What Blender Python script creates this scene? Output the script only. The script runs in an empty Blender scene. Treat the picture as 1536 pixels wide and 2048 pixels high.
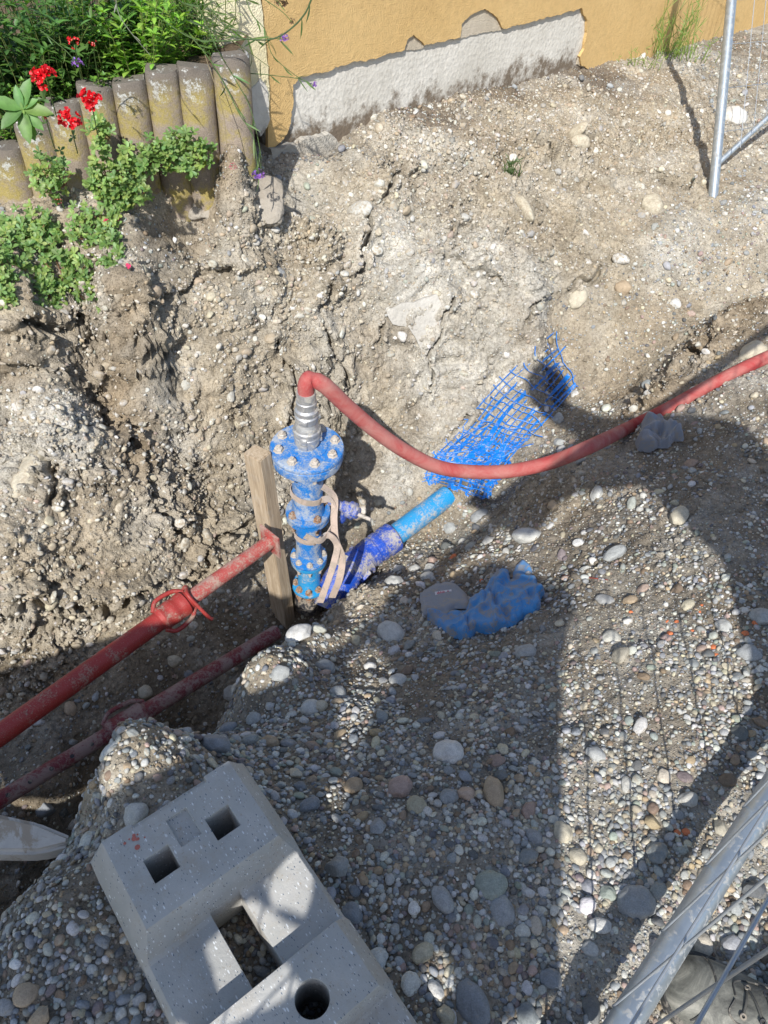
import bpy, bmesh, math, random
import numpy as np
from mathutils import Vector, Matrix
random.seed(7); rng = np.random.default_rng(7)
S = bpy.context.scene
COL = S.collection
# ------------------------------------------------------------------ camera, sky, sun
TH = math.radians(45.3); FPX = 1500.0
F = np.array([0, math.cos(TH), -math.sin(TH)]); R0 = np.array([1., 0, 0]); U0 = np.array([0, math.sin(TH), math.cos(TH)])
cr, sr = .9963, .0862
R = cr*R0 + sr*U0; U = cr*U0 - sr*R0
cam = bpy.data.cameras.new('camera'); cam.sensor_fit = 'VERTICAL'; cam.sensor_height = 24; cam.lens = FPX/2048*24
cam.clip_start = .02; cam.clip_end = 500
co = bpy.data.objects.new('camera', cam); COL.objects.link(co)
co.matrix_world = Matrix([[R[0], U[0], -F[0], 0], [R[1], U[1], -F[1], 0], [R[2], U[2], -F[2], 0], [0, 0, 0, 1]])
S.camera = co
def ray(px, py): return F + (px-768)/FPX*R - (py-1024)/FPX*U
def atz(px, py, z):
    d = ray(px, py); return d*(z/d[2])
def atd(px, py, D):
    d = ray(px, py); return d/np.linalg.norm(d)*D
def proj(P):
    P = np.asarray(P, float); w = P@F
    return 768+FPX*(P@R)/w, 1024-FPX*(P@U)/w
SUN = ray(930, 955); SUN = SUN/np.linalg.norm(SUN)          # direction in which the light travels
W = bpy.data.worlds.new('World'); S.world = W; W.use_nodes = True
nt = W.node_tree; bg = nt.nodes['Background']; sk = nt.nodes.new('ShaderNodeTexSky')
sk.sky_type = 'NISHITA'; sk.sun_disc = False; sk.sun_elevation = math.asin(-SUN[2]); sk.sun_rotation = math.atan2(-SUN[0], -SUN[1])
nt.links.new(sk.outputs[0], bg.inputs[0]); bg.inputs[1].default_value = .13
sl = bpy.data.lights.new('sun', 'SUN'); sl.energy = 4.4; sl.angle = math.radians(.5); sl.color = (1, .965, .91)
so = bpy.data.objects.new('sun', sl); COL.objects.link(so); so.rotation_euler = Vector(SUN).to_track_quat('-Z', 'Y').to_euler()
so.location = (0, 0, 5)
S.view_settings.view_transform = 'Standard'; S.view_settings.look = 'None'; S.view_settings.exposure = 0.45; S.view_settings.gamma = 1
# ------------------------------------------------------------------ noise
_perm = rng.permutation(512); _g = rng.normal(size=(512, 3)); _g /= np.linalg.norm(_g, axis=1)[:, None]
_cell = rng.random((512, 3)); _cval = rng.random(512)
def _h(i, j, k): return _perm[(_perm[(_perm[i & 511] + j) & 511] + k) & 511]
def perlin(P):
    I = np.floor(P).astype(np.int64); f = P-I; u = f*f*f*(f*(f*6-15)+10); out = 0
    for a in (0, 1):
        for b in (0, 1):
            for c in (0, 1):
                g = _g[_h(I[:, 0]+a, I[:, 1]+b, I[:, 2]+c)]
                d = g[:, 0]*(f[:, 0]-a)+g[:, 1]*(f[:, 1]-b)+g[:, 2]*(f[:, 2]-c)
                w = (u[:, 0] if a else 1-u[:, 0])*(u[:, 1] if b else 1-u[:, 1])*(u[:, 2] if c else 1-u[:, 2])
                out = out + d*w
    return out*1.6
def fbm(P, n=4, ridged=False):
    o = 0; a = 1; s = 0
    for i in range(n):
        v = perlin(P*2**i+i*17.3); o = o + a*((1-2*np.abs(v)) if ridged else v); s += a; a *= .5
    return o/s
def voronoi(P):
    I = np.floor(P).astype(np.int64); f1 = np.full(len(P), 9.); f2 = f1.copy(); val = np.zeros(len(P))
    for a in (-1, 0, 1):
        for b in (-1, 0, 1):
            for c in (-1, 0, 1):
                h = _h(I[:, 0]+a, I[:, 1]+b, I[:, 2]+c); d = I+np.array([a, b, c])+_cell[h]-P
                d = np.sqrt((d*d).sum(1)); m = d < f1
                f2 = np.where(m, f1, np.minimum(f2, d)); val = np.where(m, _cval[h], val); f1 = np.where(m, d, f1)
    return f1, f2, val
# ------------------------------------------------------------------ helpers
def tag(o, label=None, cat=None, group=None, kind=None):
    if label: o['label'] = label
    if cat: o['category'] = cat
    if group: o['group'] = group
    if kind: o['kind'] = kind
    return o
def empty(name, loc=(0, 0, 0), rot=None, **k):
    o = bpy.data.objects.new(name, None); o.empty_display_size = .05; COL.objects.link(o); o.location = loc
    if rot is not None: o.rotation_euler = rot
    return tag(o, **k)
def rawmesh(name, V, T, smooth=True, col=None, mats=()):
    """numpy triangles or quads -> mesh"""
    me = bpy.data.meshes.new(name); V = np.ascontiguousarray(V, np.float32); T = np.ascontiguousarray(T, np.int32); k = T.shape[1]
    me.vertices.add(len(V)); me.vertices.foreach_set('co', V.ravel()); me.loops.add(T.size); me.loops.foreach_set('vertex_index', T.ravel())
    me.polygons.add(len(T)); me.polygons.foreach_set('loop_start', np.arange(0, T.size, k, dtype=np.int32))
    me.polygons.foreach_set('use_smooth', np.full(len(T), smooth)); me.update(calc_edges=True)
    if col is not None:
        for nm, c in (col.items() if isinstance(col, dict) else [('Col', col)]):
            c = np.asarray(c, np.float32)
            if c.ndim == 1: at = me.attributes.new(nm, 'FLOAT', 'POINT'); at.data.foreach_set('value', c)
            else:
                at = me.attributes.new(nm, 'FLOAT_COLOR', 'POINT'); at.data.foreach_set('color', np.c_[c, np.ones(len(c))].astype(np.float32).ravel())
    for m in mats: me.materials.append(m)
    return me
def link(name, me, parent=None, loc=None):
    o = bpy.data.objects.new(name, me); COL.objects.link(o)
    if loc is not None: o.location = loc
    if parent is not None: o.parent = parent
    return o
class MB:
    """collects shapes into one mesh"""
    def __init__(s): s.v = []; s.f = []; s.n = 0; s.sm = []
    def add(s, V, Fs, smooth=True):
        s.v.append(np.asarray(V, float)); s.f += [tuple(i+s.n for i in f) for f in Fs]; s.sm += [smooth]*len(Fs); s.n += len(V); return s
    def box(s, size, M=None, bev=.0):
        x, y, z = np.array(size)/2
        bm = bmesh.new(); bmesh.ops.create_cube(bm, size=1); bmesh.ops.scale(bm, vec=size, verts=bm.verts)
        if bev: bmesh.ops.bevel(bm, geom=bm.edges[:], offset=bev, segments=2, affect='EDGES', profile=.6)
        return s.bm(bm, M, smooth=False)
    def bm(s, bm, M=None, smooth=True):
        if M is not None: bm.transform(M)
        bm.verts.index_update(); V = [v.co[:] for v in bm.verts]; s.add(V, [[v.index for v in f.verts] for f in bm.faces], smooth); bm.free(); return s
    def tube(s, pts, r, n=16, cap=True, flat=None, up=(0, 0, 1), smooth=True):
        """sweep; r scalar or list; flat = height factor of the section"""
        P = np.asarray(pts, float); m = len(P); r = np.broadcast_to(r, m)
        T = np.gradient(P, axis=0); T /= np.linalg.norm(T, axis=1)[:, None]+1e-12
        up = np.asarray(up, float); nx = np.cross(T[0], up)
        if np.linalg.norm(nx) < 1e-3: nx = np.cross(T[0], (1, .1, 0))
        nx /= np.linalg.norm(nx); V = []
        for i in range(m):
            nx = nx-T[i]*(nx@T[i]); nx /= np.linalg.norm(nx); ny = np.cross(nx, T[i])
            for k in range(n):
                a = 2*math.pi*k/n; V.append(P[i]+r[i]*(math.cos(a)*nx+math.sin(a)*ny*(flat or 1)))
        Fs = [(i*n+k, i*n+(k+1) % n, (i+1)*n+(k+1) % n, (i+1)*n+k) for i in range(m-1) for k in range(n)]
        s.add(V, Fs, smooth)
        if cap:
            s.f += [tuple(s.n-len(V)+k for k in range(n))[::-1], tuple(s.n-n+k for k in range(n))]; s.sm += [False, False]
        return s
    def lathe(s, prof, n=32, M=None, smooth=True):
        """prof list of (r,z), closed at both ends when r=0"""
        V = [(r*math.cos(2*math.pi*k/n), r*math.sin(2*math.pi*k/n), z) for r, z in prof for k in range(n)]
        Fs = [(i*n+k, i*n+(k+1) % n, (i+1)*n+(k+1) % n, (i+1)*n+k) for i in range(len(prof)-1) for k in range(n)]
        if M is not None: V = [(M@Vector(v))[:] for v in V]
        return s.add(V, Fs, smooth)
    def build(s, name, mat, parent=None, angle=35):
        me = bpy.data.meshes.new(name); me.from_pydata(np.concatenate(s.v).tolist(), [], s.f)
        bm = bmesh.new(); bm.from_mesh(me); bmesh.ops.remove_doubles(bm, verts=bm.verts, dist=1e-6); bmesh.ops.recalc_face_normals(bm, faces=bm.faces)
        bm.to_mesh(me); bm.free()
        me.shade_smooth(); me.set_sharp_from_angle(angle=math.radians(angle)); me.materials.append(mat)
        return link(name, me, parent)
def spline(pts, n=12):
    P = np.asarray(pts, float); P = np.vstack([2*P[0]-P[1], P, 2*P[-1]-P[-2]]); out = []
    for i in range(1, len(P)-2):
        for t in np.linspace(0, 1, n, endpoint=False):
            a, b, c, d = P[i-1:i+3]; out.append(.5*((2*b)+(c-a)*t+(2*a-5*b+4*c-d)*t*t+(3*b-a-3*c+d)*t**3))
    out.append(P[-2]); return np.array(out)
def frame(origin, z, x=None):
    z = Vector(z).normalized(); x = Vector(x) if x is not None else (Vector((1, 0, 0)) if abs(z.x) < .9 else Vector((0, 1, 0)))
    x = (x-z*x.dot(z)).normalized(); y = z.cross(x); M = Matrix((x, y, z)).transposed().to_4x4(); M.translation = Vector(origin); return M
# ------------------------------------------------------------------ materials
class NT:
    def __init__(s, name):
        s.m = bpy.data.materials.new(name); s.m.use_nodes = True; s.t = s.m.node_tree; s.b = s.t.nodes['Principled BSDF']; s.out = s.t.nodes['Material Output']
    def n(s, typ, ins=None, **kw):
        o = s.t.nodes.new('ShaderNode'+typ)
        for k, v in kw.items(): setattr(o, k, v)
        for k, v in (ins or {}).items():
            if isinstance(v, bpy.types.NodeSocket): s.t.links.new(v, o.inputs[k])
            else: o.inputs[k].default_value = v
        return o
    def set(s, **k):
        for a, v in k.items():
            a = a.replace('_', ' ')
            if isinstance(v, bpy.types.NodeSocket): s.t.links.new(v, s.b.inputs[a])
            else: s.b.inputs[a].default_value = v
    def coord(s, scale=1, obj=True):
        c = s.n('TexCoord'); return s.n('Mapping', {0: c.outputs['Object' if obj else 'Generated'], 3: (scale,)*3 if np.isscalar(scale) else scale}).outputs[0]
    def noise(s, vec, scale, detail=6, rough=.6, dist=0): return s.n('TexNoise', {'Vector': vec, 'Scale': scale, 'Detail': detail, 'Roughness': rough, 'Distortion': dist}).outputs['Fac']
    def ramp(s, fac, stops):
        r = s.n('ValToRGB', {0: fac}); e = r.color_ramp.elements
        while len(e) < len(stops): e.new(.5)
        for i, (p, c) in enumerate(stops): e[i].position = p; e[i].color = (*c, 1) if len(c) == 3 else c
        return r.outputs[0]
    def step(s, fac, a, b): return s.n('MapRange', {0: fac, 1: a, 2: b}, clamp=True).outputs[0]
    def mix(s, f, a, b, mode='MIX'):
        o = s.t.nodes.new('ShaderNodeMix'); o.data_type = 'RGBA'; o.blend_type = mode
        for i, v in ((0, f), (6, a), (7, b)):
            if isinstance(v, bpy.types.NodeSocket): s.t.links.new(v, o.inputs[i])
            elif i == 0: o.inputs[0].default_value = v
            else: o.inputs[i].default_value = (*v, 1)
        return o.outputs[2]
    def math(s, op, a, b=0):
        return s.n('Math', {0: a, 1: b}, operation=op).outputs[0]
    def bump(s, h, dist, strength=1, nrm=None):
        ins = {'Height': h, 'Distance': dist, 'Strength': strength}
        if nrm is not None: ins['Normal'] = nrm
        return s.n('Bump', ins).outputs[0]
    def attr(s, name, o='Color'): return s.n('Attribute', attribute_name=name).outputs[o]
def mat_soil():
    t = NT('soil'); v = t.coord(); c = t.attr('Col')
    n1 = t.noise(v, 9, 8, .65); n2 = t.noise(v, 60, 6, .7); n3 = t.noise(v, 320, 3, .6)
    c = t.mix(1, c, t.ramp(n1, [(.3, (.72, .70, .66)), (.52, (1, 1, 1)), (.72, (1.28, 1.27, 1.25))]), 'MULTIPLY')
    c = t.mix(1, c, t.ramp(n2, [(.25, (.6, .58, .55)), (.5, (1, 1, 1)), (.75, (1.3, 1.3, 1.28))]), 'MULTIPLY')
    vo = t.n('TexVoronoi', {'Vector': v, 'Scale': 170.0, 'Randomness': 1.0}); sp = t.step(vo.outputs['Distance'], .42, .22)
    bright = t.ramp(t.n('SeparateColor', {0: vo.outputs['Color']}).outputs[0], [(0, (.75, .7, .62)), (.6, (1.1, 1.08, 1.02)), (.85, (1.9, 1.9, 1.9)), (1, (.6, .6, .66))])
    c = t.mix(t.math('MULTIPLY', sp, .8), c, t.mix(1, c, bright, 'MULTIPLY'))
    vo2 = t.n('TexVoronoi', {'Vector': v, 'Scale': 60.0, 'Randomness': 1.0}); p2 = t.step(vo2.outputs['Distance'], .5, .1)
    nb = t.bump(n2, .006, .8); nb = t.bump(p2, .004, .6, nb); nb = t.bump(sp, .0022, .9, nb); nb = t.bump(n3, .002, .8, nb)
    t.set(Base_Color=c, Roughness=.95, Normal=nb); t.b.inputs['Specular IOR Level'].default_value = .25; return t.m
def mat_stone():
    t = NT('stone'); v = t.coord(); c = t.attr('Col'); n1 = t.noise(v, 45, 5, .65, .3); n2 = t.noise(v, 420, 4, .7)
    c = t.mix(1, c, t.ramp(n1, [(.3, (.78, .77, .76)), (.5, (1, 1, 1)), (.7, (1.2, 1.19, 1.16))]), 'MULTIPLY')
    c = t.mix(1, c, t.ramp(n2, [(.3, (.74, .74, .75)), (.5, (1, 1, 1)), (.7, (1.2, 1.2, 1.2))]), 'MULTIPLY')
    d = t.attr('Dust', 'Fac'); dn = t.step(t.math('ADD', t.noise(v, 70, 5, .7), t.math('MULTIPLY', d, .45)), .62, .78)
    c = t.mix(dn, c, (.33, .28, .21))
    t.set(Base_Color=c, Roughness=.72, Normal=t.bump(n2, .0012, .5, t.bump(n1, .004, .4))); t.b.inputs['Specular IOR Level'].default_value = .35; return t.m
def simple(name, col, rough=.6, metal=0, nscale=80, var=.18, bump=.0008, dirt=None, dirt_amt=0, dscale=30):
    t = NT(name); v = t.coord(); n1 = t.noise(v, nscale, 6, .65)
    c = t.mix(1, col, t.ramp(n1, [(.3, (1-var,)*3), (.5, (1, 1, 1)), (.7, (1+var,)*3)]), 'MULTIPLY')
    r = rough
    if dirt:
        dn = t.noise(v, dscale, 8, .72, .8); m = t.step(dn, .62-.25*dirt_amt, .66-.2*dirt_amt); c = t.mix(m, c, dirt)
        r = t.math('ADD', t.math('MULTIPLY', m, .9-rough), rough)
    t.set(Base_Color=c, Roughness=r, Metallic=metal, Normal=t.bump(n1, bump, 1)); return t.m
SOIL = mat_soil(); STONE = mat_stone()
# ------------------------------------------------------------------ terrain
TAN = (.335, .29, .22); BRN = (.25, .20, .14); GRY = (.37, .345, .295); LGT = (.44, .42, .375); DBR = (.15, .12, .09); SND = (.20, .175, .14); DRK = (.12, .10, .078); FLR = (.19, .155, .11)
# px, py, z, colour, roughness of relief, pebble density
TP = [
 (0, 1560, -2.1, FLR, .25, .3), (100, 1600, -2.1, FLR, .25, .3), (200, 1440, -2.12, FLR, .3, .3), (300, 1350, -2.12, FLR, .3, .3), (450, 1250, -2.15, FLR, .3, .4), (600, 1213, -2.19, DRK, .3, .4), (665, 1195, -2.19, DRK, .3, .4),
 (0, 1370, -2.02, TAN, .8, .5), (200, 1300, -2.05, TAN, .8, .4), (400, 1180, -2.07, TAN, .8, .4), (520, 1075, -2.08, TAN, .7, .2), (700, 965, -2.1, TAN, .5, .1), (860, 1000, -2.08, GRY, .5, .2),
 (0, 1150, -1.74, TAN, 1.1, .5), (0, 950, -1.6, GRY, 1.1, .8), (0, 800, -1.48, GRY, 1.1, .8), (0, 690, -1.32, BRN, 1.3, .3), (0, 600, -1.2, TAN, .7, .1), (0, 500, -1.14, SND, .4, .2),
 (250, 1230, -1.98, TAN, 1, .4), (250, 1100, -1.84, TAN, .7, .1), (250, 900, -1.66, BRN, 1.2, .4), (130, 850, -1.52, LGT, 1.1, .9), (250, 760, -1.5, BRN, 1.2, .4), (250, 650, -1.3, BRN, 1.3, .3), (240, 560, -1.21, GRY, .9, .5), (300, 480, -1.14, SND, .35, .3),
 (450, 1050, -1.98, TAN, .8, .1), (430, 900, -1.79, TAN, .9, .15), (450, 740, -1.53, TAN, 1, .6), (430, 600, -1.33, TAN, .9, .8), (440, 480, -1.17, GRY, .7, .9), (540, 560, -1.32, TAN, .9, .9), (330, 820, -1.6, GRY, 1, .9), (330, 700, -1.42, TAN, 1, .7),
 (30, 440, -1.1, TAN, .3, .1), (330, 410, -1.1, TAN, .3, .2), (430, 430, -1.12, BRN, .4, .3), (452, 285, -.93, BRN, .3, .2), (445, 360, -1.0, BRN, .4, .3), (482, 330, -1.02, BRN, .4, .4), (540, 470, -1.2, GRY, .6, .9),
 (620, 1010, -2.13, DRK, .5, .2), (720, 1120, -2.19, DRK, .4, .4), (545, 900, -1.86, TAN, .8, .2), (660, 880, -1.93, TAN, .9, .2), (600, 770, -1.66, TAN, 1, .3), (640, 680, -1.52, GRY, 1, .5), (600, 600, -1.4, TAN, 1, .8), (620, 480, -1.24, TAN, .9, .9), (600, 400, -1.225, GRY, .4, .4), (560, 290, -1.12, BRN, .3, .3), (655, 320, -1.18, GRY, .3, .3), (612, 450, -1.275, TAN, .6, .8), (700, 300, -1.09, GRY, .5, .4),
 (790, 950, -2.02, LGT, .6, .1), (770, 830, -1.84, TAN, .6, .15), (800, 700, -1.62, GRY, .8, .2), (860, 760, -1.74, LGT, .9, .2), (820, 600, -1.45, LGT, .8, .3), (760, 500, -1.32, LGT, 1, .4), (820, 420, -1.25, GRY, 1.1, .5), (850, 330, -1.18, TAN, 1.1, .9), (850, 235, -1.11, DBR, .5, .9), (1000, 190, -1.13, DBR, .5, .9), (860, 290, -1.14, GRY, .9, 1.1), (740, 380, -1.18, TAN, 1, .8),
 (905, 960, -2.02, TAN, .4, .3), (912, 988, -1.965, TAN, .3, .6), (940, 800, -1.8, LGT, .7, .2), (1000, 690, -1.63, GRY, .7, .2), (1080, 620, -1.52, LGT, .8, .3), (980, 520, -1.38, LGT, 1, .3), (1010, 420, -1.3, TAN, 1, .3), (1050, 320, -1.23, TAN, 1.1, .6), (1050, 230, -1.16, TAN, .8, 1), (930, 650, -1.55, GRY, .9, .3),
 (1000, 890, -1.99, TAN, .3, .6), (1090, 760, -1.86, DRK, .3, .8), (1130, 680, -1.72, TAN, .4, .8), (1200, 600, -1.58, TAN, .4, .5), (1200, 500, -1.45, TAN, .7, .3), (1200, 380, -1.32, TAN, .9, .4), (1200, 260, -1.23, TAN, 1, .7), (1200, 160, -1.16, DBR, .5, 1.1), (1130, 450, -1.38, TAN, .8, .2),
 (1250, 690, -1.7, TAN, .35, .6), (1180, 820, -1.84, TAN, .3, .7), (1240, 800, -1.79, BRN, .4, .3), (1060, 880, -1.94, SND, .3, .7), (1150, 880, -1.85, SND, .3, .9),
 (1300, 800, -1.63, BRN, .6, .3), (1400, 700, -1.52, BRN, .6, .4), (1500, 620, -1.44, BRN, .6, .4), (1290, 735, -1.72, TAN, .4, .5), (1390, 635, -1.62, TAN, .4, .6), (1480, 560, -1.5, TAN, .4, .9),
 (1350, 500, -1.41, GRY, .4, 1.2), (1420, 405, -1.31, TAN, .5, .6), (1500, 450, -1.33, GRY, .3, 1.4), (1500, 250, -1.23, GRY, .4, 1.3), (1400, 250, -1.22, TAN, .6, .8), (1530, 110, -1.2, SND, .4, 1.2), (1300, 250, -1.22, TAN, .9, .9), (1300, 150, -1.18, TAN, .6, .8), (1400, 140, -1.2, GRY, .5, 1),
 (165, 1640, -1.42, TAN, .5, .6), (228, 1550, -1.50, TAN, .1, .4), (345, 1500, -1.61, TAN, .1, .4), (490, 1355, -1.70, TAN, .1, .5), (578, 1280, -1.78, TAN, .15, .4), (700, 1200, -1.93, TAN, .6, .3), (770, 1160, -2.02, SND, .3, .8), (830, 1110, -2.06, SND, .3, 1), (900, 1060, -2.06, SND, .3, 1), (980, 1010, -2.02, SND, .3, .9),
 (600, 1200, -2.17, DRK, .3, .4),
 (900, 1125, -1.9, BRN, .5, .5), (1000, 1085, -1.82, SND, .4, .8), (1060, 1050, -1.76, TAN, .5, .8), (1080, 975, -1.8, TAN, .7, .4), (1150, 925, -1.74, GRY, .5, .9), (1250, 875, -1.66, SND, .4, .8),
 (960, 1215, -1.71, SND, .3, 1.1), (780, 1270, -1.73, TAN, .4, .9), (640, 1320, -1.66, SND, .3, 1.2), (520, 1440, -1.56, SND, .2, 1.2), (440, 1500, -1.42, SND, .3, 1.3), (700, 1450, -1.5, SND, .3, 1.1), (900, 1350, -1.55, SND, .35, .7), (1100, 1200, -1.57, SND, .4, .7), (1300, 1050, -1.49, SND, .35, .7), (1340, 910, -1.57, SND, .3, .7), (1500, 850, -1.46, SND, .3, .9), (1530, 740, -1.42, GRY, .4, .9), (1530, 1100, -1.36, SND, .3, 1),
 (1300, 1300, -1.4, GRY, .25, 1.2), (1100, 1400, -1.43, SND, .3, .9), (900, 1550, -1.38, SND, .2, 1.1), (700, 1550, -1.42, SND, .3, .8), (700, 1700, -1.33, SND, .2, 1), (400, 1700, -1.32, SND, .2, 1), (100, 1750, -1.36, SND, .3, .7), (0, 1880, -1.33, SND, .25, .8), (200, 1960, -1.31, SND, .2, 1.1), (700, 2000, -1.31, SND, .2, 1.3), (1100, 1900, -1.31, GRY, .15, 1.5), (1100, 1650, -1.35, GRY, .15, 1.3), (1400, 1700, -1.31, GRY, .15, 1.5), (1530, 1450, -1.32, SND, .15, 1.5), (1300, 2040, -1.3, GRY, .15, 1.5), (1400, 1200, -1.39, SND, .25, 1.2)]
TW = []
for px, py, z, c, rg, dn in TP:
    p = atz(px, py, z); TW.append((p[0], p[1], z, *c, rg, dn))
# steep trench-side face of the near bank (hidden below its crest)
for px, py, z, zf in [(165, 1640, -1.42, -2.1), (228, 1550, -1.50, -2.12), (345, 1500, -1.61, -2.13), (490, 1355, -1.70, -2.15), (590, 1265, -1.8, -2.18)]:
    p = atz(px, py, z)
    for k, zz in ((.05, z-.25), (.09, zf)):
        TW.append((p[0]-.62*k, p[1]+.78*k, zz, *TAN, .5, .2))
for x, y, z, c in [(-3, 2.2, -1.2, TAN), (-3, 1.2, -1.9, TAN), (-1.6, .75, -2.1, FLR), (-3, .3, -2.1, FLR), (-1.4, .3, -1.4, SND), (-3, -1, -1.4, SND), (-1, -.6, -1.31, SND), (0, -.6, -1.31, SND), (1.2, -.3, -1.31, SND), (0, -3, -1.3, SND), (3, -2, -1.3, SND), (3, 1, -1.32, SND), (3.2, 2.6, -1.35, SND), (4, 4.5, -1.25, GRY), (3, 6.5, -1.2, GRY), (0, 5, -1.1, GRY), (-2, 5, -1.05, BRN), (-3, 3.5, -1.05, BRN), (-1.5, 3.2, -1.06, BRN), (8, 0, -1.3, SND), (8, 8, -1.2, SND), (-8, 0, -1.4, SND), (-8, 8, -1.1, SND), (0, -8, -1.3, SND), (0, 9, -1.1, SND)]:
    TW.append((x, y, z, *c, .25, .9))
TW = np.array(TW); CP = TW[:, :2]; CE = .085
def _phi(A, B): return np.sqrt(((A[:, None]-B[None])**2).sum(2)+CE**2)
_K = _phi(CP, CP)
_zm = TW[:, 2].mean(); _w = np.linalg.solve(_K, TW[:, 2]-_zm)
def base_z(X):
    X = np.atleast_2d(X); o = np.empty(len(X))
    for i in range(0, len(X), 60000): o[i:i+60000] = _phi(X[i:i+60000], CP)@_w
    return o+_zm
def base_attr(X):
    o = np.empty((len(X), 5))
    for i in range(0, len(X), 60000):
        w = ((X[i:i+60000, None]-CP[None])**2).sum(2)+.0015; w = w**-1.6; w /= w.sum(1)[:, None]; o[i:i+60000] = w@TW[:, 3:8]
    return o
def axis(lo, hi, d, far):
    core = np.arange(lo, hi, d); g = d; e = [hi]; 
    while e[-1] < far: g *= 1.18; e.append(e[-1]+g)
    g = d; b = [lo]
    while b[-1] > -far: g *= 1.18; b.append(b[-1]-g)
    return np.concatenate([b[:0:-1], core, e])
GX = axis(-1.75, 2.6, .0056, 60); GY = axis(.0, 3.3, .0052, 60); GY = np.concatenate([GY[GY < 3.3], axis(3.3, 6.1, .009, 60)[axis(3.3, 6.1, .009, 60) >= 3.3]])
XX, YY = np.meshgrid(GX, GY); XY = np.c_[XX.ravel(), YY.ravel()]
Z = base_z(XY); Z = np.where(np.abs(XY).max(1) > 9, -1.3, Z); AT = base_attr(XY); nx_, ny_ = len(GX), len(GY)
P = np.c_[XY, Z]
def normals(P):
    G = P.reshape(ny_, nx_, 3); a = np.gradient(G, axis=1); b = np.gradient(G, axis=0); n = np.cross(a, b).reshape(-1, 3); return n/np.linalg.norm(n, axis=1)[:, None]
N = normals(P); rg = AT[:, 3]
inner = (np.abs(XY-[.3, 2.6]).max(1) < 4)
near_ = np.clip(1-(np.abs(XY-[.3, 2.6]).max(1)-3.2)/.8, 0, 1)
disp = np.zeros(len(P)); q = P[inner]*[1, 1, 1.3]
wv = np.c_[perlin(q*5+3), perlin(q*5+9), perlin(q*5+21)]*.09
a = fbm((q+wv)*3.2, 3); r1 = fbm((q+wv)*[5.5, 5.5, 11], 4, True); f1, f2, vv = voronoi((q+wv*.7)*[11, 11, 15]); g1, g2, gv = voronoi((q+wv*.4)*[29, 29, 36]); fine = fbm(q*45, 3)
crack = np.clip(.10-(f2-f1), 0, .10)/.10; mask = np.clip(fbm(q*2.3+50, 2)*2.2+.35, 0, 1)
rr = rg[inner]
r2 = fbm((q+wv)*[17, 17, 30]+5, 3, True); lay = perlin((q+wv*1.5)*[3.5, 3.5, 16]+40)
d = rr*(.045*a+.040*np.clip(r1, -.5, 1)*rr + mask*(.042*(vv-.5)*rr-.042*crack**2*rr) + (.017*(gv-.5)-.010*np.clip(.12-(g2-g1), 0, .12)/.12)*(.45+mask) + .016*np.clip(r2, -.6, 1) + .020*np.clip(lay, -.2, .5)*rr) + .007*fine*(.4+rr)+.012*fbm(q*9, 3)
disp[inner] = d; disp *= near_
# deep cracks and undercut ledges seen in the cut faces: a groove with a lip above it
ZG = Z.reshape(ny_, nx_)
def hit0(px, py):
    dd = ray(px, py); dd = dd/np.linalg.norm(dd); t = np.arange(.9, 6, .004); Q = dd[None]*t[:, None]; i = np.clip(np.searchsorted(GX, Q[:, 0])-1, 0, nx_-1); j = np.clip(np.searchsorted(GY, Q[:, 1])-1, 0, ny_-1); b = np.where(Q[:, 2] < ZG[j, i])[0]
    return Q[b[0]] if len(b) else Q[-1]
CRK = [([(0, 650), (90, 655), (190, 635), (270, 610), (340, 600), (400, 560), (470, 525)], .045, .020), ([(640, 585), (648, 640), (655, 700), (688, 762), (690, 800)], .05, .014), ([(890, 600), (872, 680), (850, 735), (856, 800)], .04, .011), ([(715, 985), (790, 925), (860, 885), (930, 828)], .035, .008), ([(1000, 650), (1060, 625), (1120, 590), (1195, 540)], .04, .010), ([(200, 760), (215, 830), (262, 890), (290, 960), (330, 1045)], .05, .018), ([(370, 1160), (430, 1095), (480, 1062), (525, 1012)], .055, .014), ([(690, 560), (730, 480), (740, 430), (790, 375), (850, 372)], .04, .013), ([(20, 880), (70, 900), (120, 960), (110, 1030)], .04, .015), ([(60, 1220), (150, 1195), (220, 1215), (310, 1190), (370, 1160)], .04, .016), ([(1285, 815), (1350, 745), (1440, 655), (1536, 600)], .05, .020), ([(1300, 365), (1345, 355), (1380, 372)], .05, .014), ([(1085, 300), (1105, 318), (1125, 322)], .05, .016), ([(770, 640), (745, 690), (715, 735)], .04, .012), ([(340, 900), (420, 935), (500, 930)], .03, .010), ([(1130, 330), (1200, 300), (1270, 310), (1330, 290)], .03, .012), ([(900, 470), (960, 455), (1000, 480), (1060, 470)], .035, .010), ([(560, 700), (590, 760), (560, 830), (575, 880)], .04, .013), ([(130, 745), (60, 735), (0, 745)], .035, .014), ([(300, 1010), (350, 1075), (440, 1030)], .03, .010), ([(880, 520), (940, 545), (1010, 560), (1060, 540)], .03, .009), ([(620, 470), (700, 500), (730, 480)], .03, .010)]
CD = np.zeros(len(P)); CL = np.zeros(len(P))
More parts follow.
